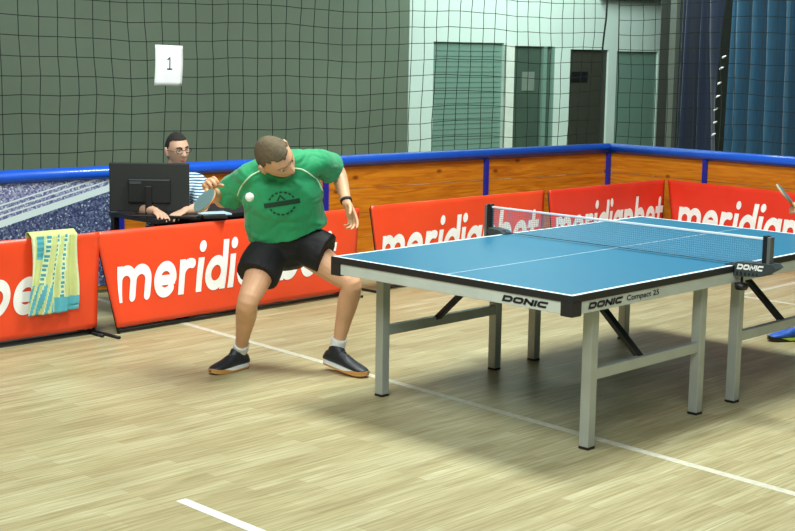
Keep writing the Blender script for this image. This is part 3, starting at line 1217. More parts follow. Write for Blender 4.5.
# ------------------------------------------------------------------ people
def head_pt(sx, sy, sz, k=0.0, beard=0.0):
    """Unit direction -> point on a head, x to its left-right, y to the face, z up (metres)."""
    x, y, z = sx * 0.077, sy * 0.098, sz * 0.120
    if sz < 0:
        t = -sz
        x *= 1 - 0.30 * t ** 1.3
        if sy < 0:
            y *= 1 - 0.42 * t
        else:
            y += 0.006 * t * sy
    if sz > 0:
        x *= 1 - 0.04 * sz
    if sy > 0:
        y *= 0.95
        f = max(0, min(1, sy * 1.6))
        g = lambda v, c, w: math.exp(-((v - c) / w) ** 2)
        nose = 0.0
        if -0.048 < z < 0.022:
            tt = (0.022 - z) / 0.055
            nose = 0.024 * min(1, tt) ** 1.1 if z > -0.034 else 0.024 * max(0, (z + 0.048) / 0.014)
        y += f * nose * g(x, 0, 0.0125 + (0.005 if z < -0.02 else 0))
        y -= f * 0.009 * (g(abs(x), 0.033, 0.017) * g(z, 0.008, 0.013))
        y += f * 0.005 * g(z, 0.030, 0.010) * g(abs(x), 0.028, 0.028)
        y += f * 0.006 * g(x, 0, 0.024) * (g(z, -0.060, 0.006) + g(z, -0.073, 0.007))
        y -= f * 0.003 * g(x, 0, 0.022) * g(z, -0.0665, 0.003)
        y += f * 0.009 * g(x, 0, 0.022) * g(z, -0.098, 0.014)
        y += f * 0.003 * g(abs(x), 0.045, 0.02) * g(z, -0.020, 0.02)
    p = V((x, y, z))
    return p + p.normalized() * k


def head_mesh(bm, X, n=64, m=48, k=0.0, keep=None):
    rows = []
    for j in range(1, m):
        th = PI * j / m
        row = []
        for i in range(n):
            ph = 2 * PI * i / n
            row.append(head_pt(math.sin(th) * math.cos(ph), math.sin(th) * math.sin(ph), math.cos(th), k))
        rows.append(row)
    t = bmesh.new()
    vr = [[t.verts.new(p) for p in r] for r in rows]
    top = t.verts.new(head_pt(0, 0, 1, k))
    bot = t.verts.new(head_pt(0, 0, -1, k))
    for j in range(len(vr) - 1):
        for i in range(n):
            t.faces.new((vr[j][i], vr[j + 1][i], vr[j + 1][(i + 1) % n], vr[j][(i + 1) % n]))
    for i in range(n):
        t.faces.new((top, vr[0][i], vr[0][(i + 1) % n]))
        t.faces.new((bot, vr[-1][(i + 1) % n], vr[-1][i]))
    if keep:
        bmesh.ops.delete(t, geom=[f for f in t.faces if not keep(f.calc_center_median())], context='FACES')
    merge(bm, t, X)


def ear(bm, X, s):
    t = bmesh.new()
    c = V((s * 0.078, -0.006, -0.004))
    loft(t, [c + V((s * 0.002, 0.004, -0.030)), c + V((s * 0.006, -0.002, -0.012)), c + V((s * 0.008, -0.006, 0.010)), c + V((s * 0.006, -0.004, 0.026))],
         [(0.006, 0.008), (0.007, 0.014), (0.007, 0.017), (0.006, 0.012)], ax=V((1, 0, 0)), n=12, k=3)
    merge(bm, t, X)


def frame3(fwd, up):
    f = V(fwd).normalized()
    u = V(up)
    u = (u - f * u.dot(f)).normalized()
    r = f.cross(u)          # x = y cross z
    return Matrix((r, f, u)).transposed().to_4x4()


def hand(bm, wrist, fdir, pnormal, side, curl=(25, 30, 34, 38), spread=1.0, thumb=(0.55, 0.35), sc=1.0):
    """fdir: towards the fingers; pnormal: the way the palm faces; side: +1 thumb on fdir x pnormal."""
    f = V(fdir).normalized()
    n = V(pnormal)
    n = (n - f * n.dot(f)).normalized()
    t = f.cross(n) * side   # towards the thumb
    w = V(wrist)
    c = lambda a, b, d: w + (f * a + t * b + n * d) * sc
    loft(bm, [c(-0.01, 0, 0), c(0.03, 0.002, 0), c(0.06, 0.0, 0.002), c(0.090, -0.002, 0.002)],
         [(0.026 * sc, 0.018 * sc), (0.034 * sc, 0.017 * sc), (0.040 * sc, 0.015 * sc), (0.040 * sc, 0.011 * sc)], ax=t, n=16, k=3)
    offs = (0.030, 0.010, -0.010, -0.029)
    lens = ((0.044, 0.026, 0.020), (0.048, 0.030, 0.021), (0.045, 0.028, 0.021), (0.035, 0.021, 0.018))
    for k in range(4):
        a = math.radians(curl[k] * 0.6)
        dr = (f + t * (offs[k] * 2.2 * spread)).normalized()
        p = c(0.080 if k != 3 else 0.074, offs[k], 0.001)
        pts = [p - dr * 0.02 * sc, p]
        for L in lens[k]:
            dd = dr * math.cos(a) + n * math.sin(a)
            p = p + dd * L * sc
            pts.append(p)
            a += math.radians(curl[k])
        r = (0.0088 if k != 3 else 0.0075) * sc
        loft(bm, pts, [r, r * 1.05, r, r * 0.93, r * 0.82], n=10, k=2)
    d1 = (f * (1 - thumb[0]) + t * thumb[0] + n * thumb[1]).normalized()
    d2 = (f * 0.8 + t * 0.1 + n * thumb[1] * 1.3).normalized()
    p0 = c(0.018, 0.020, 0.004)
    p1 = p0 + d1 * 0.042 * sc
    p2 = p1 + (d1 * 0.6 + d2 * 0.4).normalized() * 0.032 * sc
    p3 = p2 + d2 * 0.026 * sc
    loft(bm, [p0, p1, p2, p3], [0.014 * sc, 0.0115 * sc, 0.0105 * sc, 0.0085 * sc], n=10, k=3)


def limb(bm, pts, radii, **kw):
    loft(bm, pts, radii, n=kw.pop('n', 18), k=kw.pop('k', 5), **kw)


def leg_shape(bm, hip, knee, ank, back, ft):
    """hip-knee-ankle with thigh, calf and a plain foot inside the shoe; back: the way the calf bulges."""
    h, k, a = V(hip), V(knee), V(ank)
    b = V(back).normalized()
    limb(bm, [h, h.lerp(k, 0.3), h.lerp(k, 0.7), k, k.lerp(a, 0.28) + b * 0.016, k.lerp(a, 0.6) + b * 0.008, k.lerp(a, 0.88), a],
         [0.092, 0.087, 0.071, 0.058, 0.059, 0.046, 0.036, 0.037])
    limb(bm, [a + V((0, 0, -0.01)), a.lerp(V(ft), 0.4) + V((0, 0, -0.026)), V(ft)], [0.034, 0.022, 0.016])


def arm_shape(bm, sh, el, wr):
    s, e, w = V(sh), V(el), V(wr)
    limb(bm, [s, s.lerp(e, 0.35), s.lerp(e, 0.75), e, e.lerp(w, 0.25), e.lerp(w, 0.65), w],
         [0.048, 0.050, 0.044, 0.041, 0.043, 0.035, 0.027], n=16)


def shoe(parent, heel, toe, mu, ms, mo, msock, ank, lift=0.0, mlace=None, knee=None):
    """heel, toe: ground contact points of the sole in the person's frame (z may be lifted)."""
    h, t = V(heel), V(toe)
    f = (t - h)
    L = f.length
    f.normalize()
    r = f.cross(V((0, 0, 1))).normalized()
    u = r.cross(f)
    X = Matrix((f, r, u)).transposed().to_4x4()
    X.translation = h
    bm = bmesh.new()
    sec = [(0.03, 0.026, 0.045), (0.10, 0.033, 0.072), (0.28, 0.037, 0.086), (0.45, 0.041, 0.076), (0.60, 0.046, 0.056), (0.78, 0.046, 0.042), (0.92, 0.036, 0.030), (0.985, 0.018, 0.014)]
    loft(bm, [(s * L, 0, 0.014 + hh / 2) for s, w, hh in sec], [(w, hh / 2) for s, w, hh in sec], ax=V((0, 1, 0)), n=20, k=3)
    aL = X.inverted() @ V(ank)
    cx = 0.24 * L
    top = V((cx, 0, 0.10)).lerp(aL, 0.42)
    loft(bm, [(cx + 0.012, 0, 0.05), (cx, 0, 0.085), tuple(top)], [(0.038, 0.066), (0.038, 0.058), (0.040, 0.052)], ax=V((0, 1, 0)), n=18, k=3, dome=False)
    me = fuse(bm, 0.006, 3)
    me.transform(X)
    up = link_mesh('shoe', me, mu, parent)
    def outline(s):
        y = 0.040 + 0.008 * math.sin(PI * (s - 0.15) * 1.1)
        if s < 0.12: y *= math.sqrt(max(0, 1 - ((0.12 - s) / 0.12) ** 2)) * 0.95 + 0.05
        if s > 0.80: y *= math.sqrt(max(0, 1 - ((s - 0.80) / 0.205) ** 2))
        return y
    for nm, z0, z1, m_, grow in (('midsole', 0.008, 0.025, ms, 0.0), ('outsole', 0.0, 0.009, mo, 0.001)):
        bm = bmesh.new()
        N_ = 28
        ss = [i / N_ for i in range(N_ + 1)]
        pts = [(s * L, outline(s) + grow) for s in ss] + [(s * L, -outline(s) - grow) for s in reversed(ss)]
        spring = lambda x: 0.014 * max(0, (x / L - 0.72) / 0.28) ** 2
        lo = [bm.verts.new((x, y, z0 + spring(x))) for x, y in pts]
        rise = (lambda x: 0.016 * min(1, max(0, (x / L - 0.55) / 0.2))) if nm == 'outsole' else (lambda x: 0.0)
        hi = [bm.verts.new((x, y * (0.97 if nm == 'midsole' else 1.02), z1 + spring(x) + rise(x))) for x, y in pts]
        for i in range(len(pts)):
            j = (i + 1) % len(pts)
            try: bm.faces.new((lo[i], lo[j], hi[j], hi[i]))
            except ValueError: pass
        n2 = len(pts)
        for ring in (lo, hi):
            for i in range(N_):
                try: bm.faces.new((ring[i], ring[i + 1], ring[n2 - 2 - i], ring[n2 - 1 - i]))
                except ValueError: pass
        bm.transform(X)
        obj(nm, bm, m_, up)
    bm = bmesh.new()
    for q in range(4):
        x = L * (0.40 + 0.065 * q)
        zt = 0.020 + 0.080 - 0.0125 * q
        tube(bm, [(x, -0.024, zt - 0.012), (x + 0.004, 0, zt + 0.001), (x, 0.024, zt - 0.012)], 0.003, n=6, k=3)
    bm.transform(X)
    obj('laces', bm, mlace or mu, up)
    a = V(ank)
    bm = bmesh.new()
    base = X @ V((cx, 0, 0.075))
    d = (a - base)
    kd = (V(knee) - a).normalized() if knee is not None else V((0, 0, 1))
    loft(bm, [base, base.lerp(a, 0.6), a + kd * 0.012, a + kd * 0.05], [0.030, 0.040, 0.0435, 0.0435], n=18, k=3, dome=False)
    obj('sock', bm, msock, parent, True)
    return up


def paint(me, rules):
    """rules: [(material index, test(point))]"""
    for p in me.polygons:
        c = p.center
        for i, fn in rules:
            if fn(c):
                p.material_index = i
                break


def crease(me, amp, freq, seed, along=V((0, 0, 1))):
    me.update()
    ns = [v.normal.copy() for v in me.vertices]
    for v, n in zip(me.vertices, ns):
        q = v.co * freq + V((seed, seed * 2, 0))
        q = V((q.x, q.y, q.z)) + along * (0.6 * noise.noise(q))
        v.co += n * amp * (noise.noise(q) + 0.6 * abs(noise.noise(q * 2.1 + V((3, 1, 7)))) - 0.2)


def face_parts(parent, X, gaze=(0, 1, -0.25), hair=None, hair_keep=None, brow=None, hk=0.0045):
    for s in (-1, 1):
        bm = bmesh.new()
        bmesh.ops.create_uvsphere(bm, u_segments=14, v_segments=10, radius=0.0100, matrix=X @ Matrix.Translation((s * 0.031, 0.0715, 0.006)))
        for f in bm.faces: f.smooth = True
        e = obj('eye', bm, M['eye_white'], parent, True)
        bm = bmesh.new()
        g = V(gaze).normalized()
        c = V((s * 0.031, 0.0715, 0.006)) + g * 0.0085
        bmesh.ops.create_uvsphere(bm, u_segments=10, v_segments=8, radius=0.0052, matrix=X @ Matrix.Translation(c))
        obj('iris', bm, M['iris'], e, True)
        bm = bmesh.new()
        loft(bm, [head_b(s * 0.014, 0.024), head_b(s * 0.030, 0.029), head_b(s * 0.046, 0.025)], [0.0035, 0.0042, 0.0028], n=8, k=3)
        bm.transform(X)
        obj('eyebrow', bm, brow or hair, parent, True)
    bm = bmesh.new()
    loft(bm, [head_b(-0.022, -0.066), head_b(-0.010, -0.0645, .001), head_b(0, -0.0655, .0015), head_b(0.010, -0.0645, .001), head_b(0.022, -0.066)], [0.002, 0.005, 0.0055, 0.005, 0.002], n=8, k=3)
    bm.transform(X)
    obj('lips', bm, M['lip'], parent, True)
    if hair:
        bm = bmesh.new()
        head_mesh(bm, X, k=hk, keep=hair_keep)
        o = obj('hair', bm, hair, parent, True)
        sd = o.modifiers.new('thickness', 'SOLIDIFY')
        sd.thickness = 0.008
        sd.offset = -1


def head_b(x, z, off=0.0):
    """Point on the face at (x, z)."""
    sz = max(-0.98, min(0.98, z / 0.120))
    lo, hi = 0.0, 1.0
    best = None
    for i in range(400):
        ph = PI * i / 400
        q = math.sqrt(1 - sz * sz)
        p = head_pt(q * math.cos(ph), q * math.sin(ph), sz)
        if best is None or abs(p.x - x) < abs(best.x - x):
            best = p
    return best + V((0, off, 0))


def racket(loc, blade_dir, face_n, label, rub_a, rub_b):
    z = V(blade_dir).normalized()
    y = V(face_n)
    y = (y - z * y.dot(z)).normalized()
    x = y.cross(z)
    root = empty('table_tennis_racket', loc)
    tag(root, label, 'racket', 'table tennis rackets')
    X = Matrix((x, y, z)).transposed().to_4x4()

    def plate(y0, y1, sc, cut):
        bm = bmesh.new()
        pts = []
        for i in range(36):
            a = 2 * PI * i / 36
            px, pz = 0.075 * sc * math.cos(a), 0.135 + 0.079 * sc * math.sin(a)
            pz = max(pz, cut)
            pts.append((px, pz))
        A = [bm.verts.new((px, y0, pz)) for px, pz in pts]
        B = [bm.verts.new((px, y1, pz)) for px, pz in pts]
        bm.faces.new(A); bm.faces.new(B[::-1])
        for i in range(36):
            bm.faces.new((A[i], A[(i + 1) % 36], B[(i + 1) % 36], B[i]))
        bm.transform(X)
        return bm
    obj('blade', plate(-0.003, 0.003, 1.0, 0.052), M['blade'], root)
    obj('rubber', plate(-0.007, -0.003, 0.985, 0.068), rub_a, root)
    obj('rubber', plate(0.003, 0.007, 0.985, 0.068), rub_b, root)
    bm = bmesh.new()
    loft(bm, [(0, 0, -0.045), (0, 0, -0.02), (0, 0, 0.03), (0, 0, 0.066)], [(0.017, 0.0115), (0.015, 0.011), (0.0135, 0.0105), (0.013, 0.007)], ax=V((1, 0, 0)), n=14, k=3, dome=False)
    bm.transform(X)
    obj('handle', bm, M['blade'], root, True)
    return root


YAW = 0.77165729

# ---- player in green ---------------------------------------------------------
PO = V((-2.2, 0.25, 0))
J = dict(pelvis=V((0.0, 0.10, 0.69)), hipR=V((-0.085, 0.075, 0.665)), hipL=V((0.098, 0.12, 0.705)),
         kneeR=V((-0.172, -0.21, 0.438)), ankR=V((-0.240, 0.055, 0.115)), kneeL=V((0.385, -0.035, 0.515)), ankL=V((0.312, 0.03, 0.145)),
         shR=V((-0.175, -0.06, 1.115)), elR=V((-0.345, 0.13, 0.950)), wrR=V((-0.392, -0.075, 1.030)),
         shL=V((0.190, -0.045, 1.200)), elL=V((0.300, 0.160, 1.120)), wrL=V((0.355, 0.01, 0.962)))
HX = frame3((0.74, -0.46, -0.42), (-0.14, -0.78, 0.55))
HX.translation = V((-0.020, -0.255, 1.230))
HX = HX @ Matrix.Scale(1.17, 4)
bm = bmesh.new()
limb(bm, [(0.0, 0.11, 0.69), (0, 0.09, 0.74), (0, 0.05, 0.83), (0.004, -0.01, 0.98), (0.012, -0.06, 1.09), (0.014, -0.085, 1.135)],
     [(0.14, 0.10), (0.155, 0.11), (0.14, 0.10), (0.165, 0.105), (0.15, 0.085), (0.08, 0.06)], ax=V((0.96, 0.02, 0.2)))
limb(bm, [V((0.014, -0.07, 1.12)), V((0.012, -0.115, 1.165)), HX @ V((0, -0.025, -0.055))], [0.066, 0.060, 0.058])
head_mesh(bm, HX)
ear(bm, HX, -1)
ear(bm, HX, 1)
leg_shape(bm, J['hipR'], J['kneeR'], J['ankR'], (0.1, 0.9, 0.1), (-0.34, -0.05, 0.035))
leg_shape(bm, J['hipL'], J['kneeL'], J['ankL'], (0.25, 0.9, 0), (0.42, -0.08, 0.045))
arm_shape(bm, J['shR'], J['elR'], J['wrR'])
arm_shape(bm, J['shL'], J['elL'], J['wrL'])
hand(bm, J['wrR'], (-0.05, -0.55, 0.45), (0.55, -0.2, -0.6), 1, curl=(52, 55, 58, 60), thumb=(0.4, 0.7))
hand(bm, J['wrL'], (0.38, -0.30, -0.85), (-0.75, -0.6, 0.1), -1, curl=(16, 26, 34, 38), thumb=(0.5, 0.5), sc=1.0)
me = fuse(bm, 0.0045, 2)
player = link_mesh('person', me, M['skin'])
player.location = PO
player.rotation_euler = (0, 0, YAW)
tag(player, 'person in a green shirt and black shorts crouching to strike the ball', 'person')


def keep_buzz(c):
    if c.y > 0.02: return c.z > 0.066 + 0.020 * (abs(c.x) / 0.07) ** 2 * (1 if c.y > 0.045 else 0) - 0.2 * max(0, 0.045 - c.y)
    if c.y > -0.035: return c.z > 0.022 + (0.02 if c.y > 0.005 else 0)
    return c.z > -0.062


face_parts(player, HX, gaze=(0, 1, -0.6), hair=M['hair_buzz'], hair_keep=keep_buzz, brow=mat('soft_brown_brow', (150, 112, 80), 0.8))

# shirt
bm = bmesh.new()
limb(bm, [(0.024, 0.088, 0.792), (0.008, 0.064, 0.86), (0.004, 0.01, 0.955), (0.008, -0.025, 1.02), (0.018, -0.065, 1.10), (0.018, -0.088, 1.145)],
     [(0.228, 0.150), (0.226, 0.152), (0.222, 0.150), (0.222, 0.140), (0.185, 0.112), (0.095, 0.075)], ax=[V((0.97, 0.02, 0.225))] * 6, n=28, dome=False)
limb(bm, [V((0.01, -0.05, 1.085)), J['shR'] + V((0.01, 0.0, -0.005)), J['shR'].lerp(J['elR'], 0.35), J['shR'].lerp(J['elR'], 0.80)], [0.10, (0.072, 0.074), (0.082, 0.080), (0.098, 0.090)], n=22, dome=False)
limb(bm, [V((0.03, -0.06, 1.105)), J['shL'] + V((-0.01, 0.0, -0.012)), J['shL'].lerp(J['elL'], 0.35), J['shL'].lerp(J['elL'], 0.66)], [0.095, (0.074, 0.074), (0.080, 0.078), (0.090, 0.084)], n=22, dome=False)
loft(bm, [V((0.014, -0.080, 1.125)), V((0.012, -0.112, 1.160))], [0.088, 0.074], n=20, k=1, dome=False)
limb(bm, [V((-0.17, -0.055, 1.112)), V((-0.08, -0.07, 1.145)), V((0.02, -0.070, 1.16)), V((0.10, -0.06, 1.185)), V((0.18, -0.04, 1.196))], [0.066, 0.078, 0.088, 0.082, 0.070], n=20)
me = fuse(bm, 0.006, 4)
crease(me, 0.015, 8.0, 2.0)
shirt = link_mesh('shirt', me, M['shirt_green'], player)
SB = bvh_of(me)


def on_shirt(x, z, off=0.002):
    h = SB.ray_cast(V((x, -1.5, z)), V((0, 1, 0)))
    return None if h[0] is None else h[0] + h[1] * off


def shirt_curve(pts, r, name, m):
    P = [on_shirt(p.x, p.y, 0.001) for p in catmull([V((a, b, 0)) for a, b in pts], 8)]
    P = [p for p in P if p is not None]
    bm = bmesh.new()
    tube(bm, P, r, n=6)
    return obj(name, bm, m, shirt, True)


shirt_curve([(-0.115, 1.145), (-0.165, 1.115), (-0.215, 1.06), (-0.245, 1.00)], 0.0045, 'piping', M['piping'])
shirt_curve([(0.075, 1.165), (0.12, 1.155), (0.165, 1.125), (0.200, 1.085), (0.222, 1.03)], 0.0045, 'piping', M['piping'])
# chest print: broken ring, small peak and a banner bar
bm = bmesh.new()
lq = []
cx, cz, tilt = 0.008, 0.972, 0.16


def cs(x, y):
    return V((cx + x * math.cos(tilt) - y * math.sin(tilt), cz + x * math.sin(tilt) + y * math.cos(tilt)))


for k in range(18):
    a0 = 20 * k
    if a0 in (0, 180, 340, 160):
        continue
    lq += stroke_quads(arc(0, 0, 0.072, 0.062, a0, a0 + 13, 4), 0.009)
lq += stroke_quads([(-0.098, 0), (-0.05, 0), (0, 0), (0.05, 0), (0.098, 0)], 0.027, step=0.02)
lq += stroke_quads([(-0.022, 0.018), (-0.002, 0.044), (0.02, 0.018)], 0.008)
for q in lq:
    pts = [on_shirt(*cs(p.x, p.y), 0.003) for p in q]
    if all(p is not None for p in pts):
        bm.faces.new([bm.verts.new(p) for p in pts])
me2 = bpy.data.meshes.new('chest_print')
bm.to_mesh(me2); bm.free()
link_mesh('chest_print', me2, M['logo'], shirt)

# shorts
bm = bmesh.new()
limb(bm, [(0.02, 0.115, 0.690), (0.01, 0.10, 0.745), (-0.005, 0.072, 0.83)], [(0.185, 0.135), (0.195, 0.135), (0.18, 0.125)], ax=V((0.97, 0.05, 0.2)), n=26)
limb(bm, [(-0.075, 0.085, 0.68), (-0.110, 0.0, 0.620), (-0.138, -0.065, 0.552)], [0.114, 0.120, 0.122], n=24, dome=False)
limb(bm, [(0.085, 0.12, 0.715), (0.16, 0.06, 0.700), (0.246, 0.030, 0.670)], [0.114, 0.114, 0.116], n=24, dome=False)
me = fuse(bm, 0.007, 5)
crease(me, 0.008, 7.0, 4.0)
shorts = link_mesh('shorts', me, M['shorts'], player)

shoe(player, (-0.208, 0.105, 0.006), (-0.392, -0.115, 0.0), M['shoe_black'], M['sole_white'], M['gum'], M['sock'], J['ankR'], knee=J['kneeR'], mlace=M['lace'])
shoe(player, (0.236, 0.060, 0.045), (0.486, -0.125, 0.0), M['shoe_black'], M['sole_white'], M['gum'], M['sock'], J['ankL'], knee=J['kneeL'], mlace=M['lace'])
bm = bmesh.new()
a, b = J['elL'].lerp(J['wrL'], 0.90), J['elL'].lerp(J['wrL'], 0.97)
loft(bm, [a, b], [0.034, 0.033], n=16, k=1, dome=False)
obj('wristband', bm, M['band'], player, True)

RZ = Matrix.Rotation(YAW, 4, 'Z')
PM = Matrix.Translation(PO) @ RZ
rk = racket(tuple(PM @ V((-0.395, -0.160, 1.068))), RZ.to_3x3() @ V((0.0, -0.70, -0.46)), RZ.to_3x3() @ V((-0.62, -0.52, 0.60)),
            'grey-faced racket held low in the hand of the green-shirted player', M['rubber_red'], M['rubber'])

bm = bmesh.new()
bmesh.ops.create_uvsphere(bm, u_segments=24, v_segments=16, radius=0.02)
ball = obj('table_tennis_ball', bm, M['ball'], None, True)
ball.location = (-1.178, -0.839, 1.148)
tag(ball, 'small white table tennis ball in the air before the green shirt', 'ball')

# ---- scorer at the desk ------------------------------------------------------
UO = V((-4.25, 1.0, 0))
HU = frame3((0.62, -0.78, -0.06), (-0.05, -0.08, 1.0))
HU.translation = V((0.060, -0.030, 1.100))
UJ = dict(shR=V((-0.130, 0.02, 0.868)), elR=V((-0.170, -0.22, 0.712)), wrR=V((-0.035, -0.36, 0.708)),
          shL=V((0.185, 0.07, 0.868)), elL=V((0.245, -0.13, 0.712)), wrL=V((0.150, -0.31, 0.708)))
bm = bmesh.new()
limb(bm, [(0.0, 0.13, 0.46), (0.01, 0.12, 0.56), (0.02, 0.08, 0.70), (0.03, 0.04, 0.82), (0.035, 0.03, 0.90)],
     [(0.16, 0.11), (0.16, 0.11), (0.15, 0.10), (0.17, 0.10), (0.08, 0.06)], ax=V((0.97, 0.15, 0)))
limb(bm, [V((0.035, 0.03, 0.88)), V((0.042, 0.012, 0.95)), HU @ V((0, -0.02, -0.05))], [0.064, 0.058, 0.058])
head_mesh(bm, HU)
ear(bm, HU, -1)
ear(bm, HU, 1)
for s, x in ((-1, -0.10), (1, 0.12)):
    leg_shape(bm, (x, 0.10, 0.47), (x + 0.02 * s, -0.30, 0.49), (x + 0.02 * s, -0.28, 0.09), (0, 0.9, 0), (x + 0.02 * s, -0.40, 0.035))
arm_shape(bm, UJ['shR'], UJ['elR'], UJ['wrR'])
arm_shape(bm, UJ['shL'], UJ['elL'], UJ['wrL'])
hand(bm, UJ['wrR'], (0.45, -0.8, -0.08), (0, 0, -1), 1, curl=(14, 16, 18, 20))
hand(bm, UJ['wrL'], (-0.35, -0.85, -0.08), (0, 0, -1), -1, curl=(14, 16, 18, 20))
me = fuse(bm, 0.005, 2)
ump = link_mesh('person', me, M['skin_tan'])
ump.location = UO
ump.rotation_euler = (0, 0, YAW)
tag(ump, 'seated person with glasses and blue striped shirt behind the computer monitor', 'person')


def keep_short(c):
    if c.y > 0.02: return c.z > 0.076 - 0.2 * max(0, 0.045 - c.y)
    if c.y > -0.030: return c.z > 0.016 + (0.02 if c.y > 0.005 else 0)
    return c.z > -0.062


face_parts(ump, HU, gaze=(0, 1, -0.1), hair=M['hair_dark'], hair_keep=keep_short, brow=M['hair_dark'])
bm = bmesh.new()
for s in (-1, 1):
    ring = [V((s * 0.033 + 0.025 * math.cos(a), 0.099 - 0.006 * abs(math.cos(a)), 0.004 + 0.016 * math.sin(a))) for a in [2 * PI * i / 20 for i in range(21)]]
    tube(bm, ring, 0.0024)
    tube(bm, [V((s * 0.057, 0.094, 0.008)), V((s * 0.079, 0.05, 0.008)), V((s * 0.086, -0.005, 0.006))], 0.0017)
tube(bm, [V((-0.009, 0.100, 0.007)), V((0, 0.103, 0.009)), V((0.009, 0.100, 0.007))], 0.0016)
bm.transform(HU)
obj('glasses', bm, M['black'], ump, True)
bm = bmesh.new()
limb(bm, [(0.0, 0.12, 0.50), (0.02, 0.09, 0.62), (0.03, 0.05, 0.76), (0.035, 0.035, 0.86), (0.036, 0.03, 0.905)],
     [(0.195, 0.14), (0.195, 0.14), (0.19, 0.13), (0.165, 0.11), (0.075, 0.068)], ax=V((0.97, 0.15, 0)), n=26, dome=False)
for s, e, x in (('shR', 'elR', 0), ('shL', 'elL', 0)):
    limb(bm, [V((0.035, 0.04, 0.855)), UJ[s] + V((0, 0, -0.01)), UJ[s].lerp(UJ[e], 0.5), UJ[s].lerp(UJ[e], 0.92)], [0.085, 0.072, 0.064, 0.060], n=20, dome=False)
me = fuse(bm, 0.007, 4)
crease(me, 0.006, 8.0, 6.0)
link_mesh('shirt', me, M['stripes'], ump)
bm = bmesh.new()
limb(bm, [(0.0, 0.14, 0.45), (0.0, 0.11, 0.53)], [(0.18, 0.13), (0.18, 0.13)], ax=V((1, 0, 0)), n=24, k=1)
for s, x in ((-1, -0.10), (1, 0.12)):
    limb(bm, [(x, 0.10, 0.47), (x + 0.02 * s, -0.26, 0.49), (x + 0.02 * s, -0.315, 0.44), (x + 0.02 * s, -0.29, 0.25), (x + 0.02 * s, -0.28, 0.10)], [0.105, 0.085, 0.08, 0.072, 0.065], n=18, dome=False)
me = fuse(bm, 0.008, 3)
link_mesh('trousers', me, M['denim'], ump)
for s, x in ((-1, -0.10), (1, 0.12)):
    shoe(ump, (x + 0.02 * s, -0.22, 0), (x + 0.02 * s, -0.50, 0), M['shoe_black'], M['sole_white'], M['black'], M['sock'], (x + 0.02 * s, -0.28, 0.11))

UM = Matrix.Translation(UO) @ RZ
# chair under the scorer
ch = empty('chair', tuple(UM @ V((0, 0.12, 0))), YAW)
tag(ch, 'black chair under the seated scorer in the striped shirt', 'chair')
bm = bmesh.new(); box(bm, -0.21, 0.21, -0.22, 0.20, 0.33, 0.365, bev=0.01); obj('seat', bm, M['black'], ch)
bm = bmesh.new(); box(bm, -0.19, 0.19, 0.20, 0.225, 0.52, 0.78, bev=0.01); obj('backrest', bm, M['black'], ch)
for x in (-0.19, 0.19):
    for y in (-0.20, 0.205):
        bm = bmesh.new()
        box(bm, x - 0.012, x + 0.012, y - 0.012, y + 0.012, 0, 0.335 if y < 0 else 0.74)
        obj('leg', bm, M['black_metal'], ch)

# desk
DZ = 0.675
dk = empty('desk', (-4.13, 0.9, 0), 0)
tag(dk, 'black desk behind the red barrier, carrying a computer monitor', 'desk')
bm = bmesh.new(); box(bm, -0.29, 0.27, -0.29, 0.85, DZ - 0.03, DZ, bev=0.005); obj('desk_top', bm, M['desk'], dk)
bm = bmesh.new(); box(bm, 0.225, 0.245, -0.26, 0.82, 0.35, DZ - 0.03); obj('front_panel', bm, M['desk'], dk)
for x in (-0.26, 0.20):
    for y in (-0.26, 0.82):
        bm = bmesh.new(); box(bm, x - 0.02, x + 0.02, y - 0.02, y + 0.02, 0, DZ - 0.03); obj('leg', bm, M['black_metal'], dk)

# monitor
mn = empty('computer_monitor', (-4.12, 0.735, DZ), YAW + 0.03)
tag(mn, 'black computer monitor on the desk, its back turned to the table', 'monitor')
bm = bmesh.new(); box(bm, -0.268, 0.268, -0.008, 0.022, 0.022, 0.352, bev=0.006); obj('panel', bm, M['screen_back'], mn)
bm = bmesh.new(); box(bm, -0.140, 0.145, -0.034, -0.006, 0.085, 0.245, bev=0.008); rc = obj('rear_housing', bm, M['screen_dark'], mn)
bm = bmesh.new(); box(bm, -0.128, -0.05, -0.0365, -0.033, 0.212, 0.230); obj('vent', bm, M['clamp'], rc)
bm = bmesh.new(); box(bm, -0.255, 0.255, 0.0215, 0.024, 0.045, 0.338); obj('screen', bm, M['black'], mn)
bm = bmesh.new(); box(bm, -0.022, 0.022, -0.055, -0.030, 0.004, 0.20, bev=0.004); obj('neck', bm, M['black'], mn)
bm = bmesh.new(); box(bm, -0.10, 0.10, -0.115, 0.05, 0.0, 0.010, bev=0.004); obj('stand_base', bm, M['black'], mn)


def desk_thing(name, loc, rz, dims, m, label, cat, bev=0.002):
    bm = bmesh.new()
    box(bm, -dims[0] / 2, dims[0] / 2, -dims[1] / 2, dims[1] / 2, 0, dims[2], bev=bev)
    o = obj(name, bm, m)
    o.location = loc
    o.rotation_euler = (0, 0, rz)
    return tag(o, label, cat)


kb = desk_thing('keyboard', tuple(UM @ V((0.085, -0.415, DZ))), YAW, (0.34, 0.10, 0.016), M['black'], 'black keyboard on the desk under the scorer\'s hands', 'keyboard')
desk_thing('paper_stack', tuple(UM @ V((0.33, -0.20, DZ))), YAW + 0.5, (0.21, 0.15, 0.012), M['cup'], 'pale blue-white paper stack on the black desk beside the keyboard', 'paper')
desk_thing('notebook', tuple(UM @ V((0.36, -0.38, DZ))), YAW + 0.3, (0.16, 0.11, 0.018), M['black'], 'dark closed notebook at the desk edge by the papers', 'notebook')

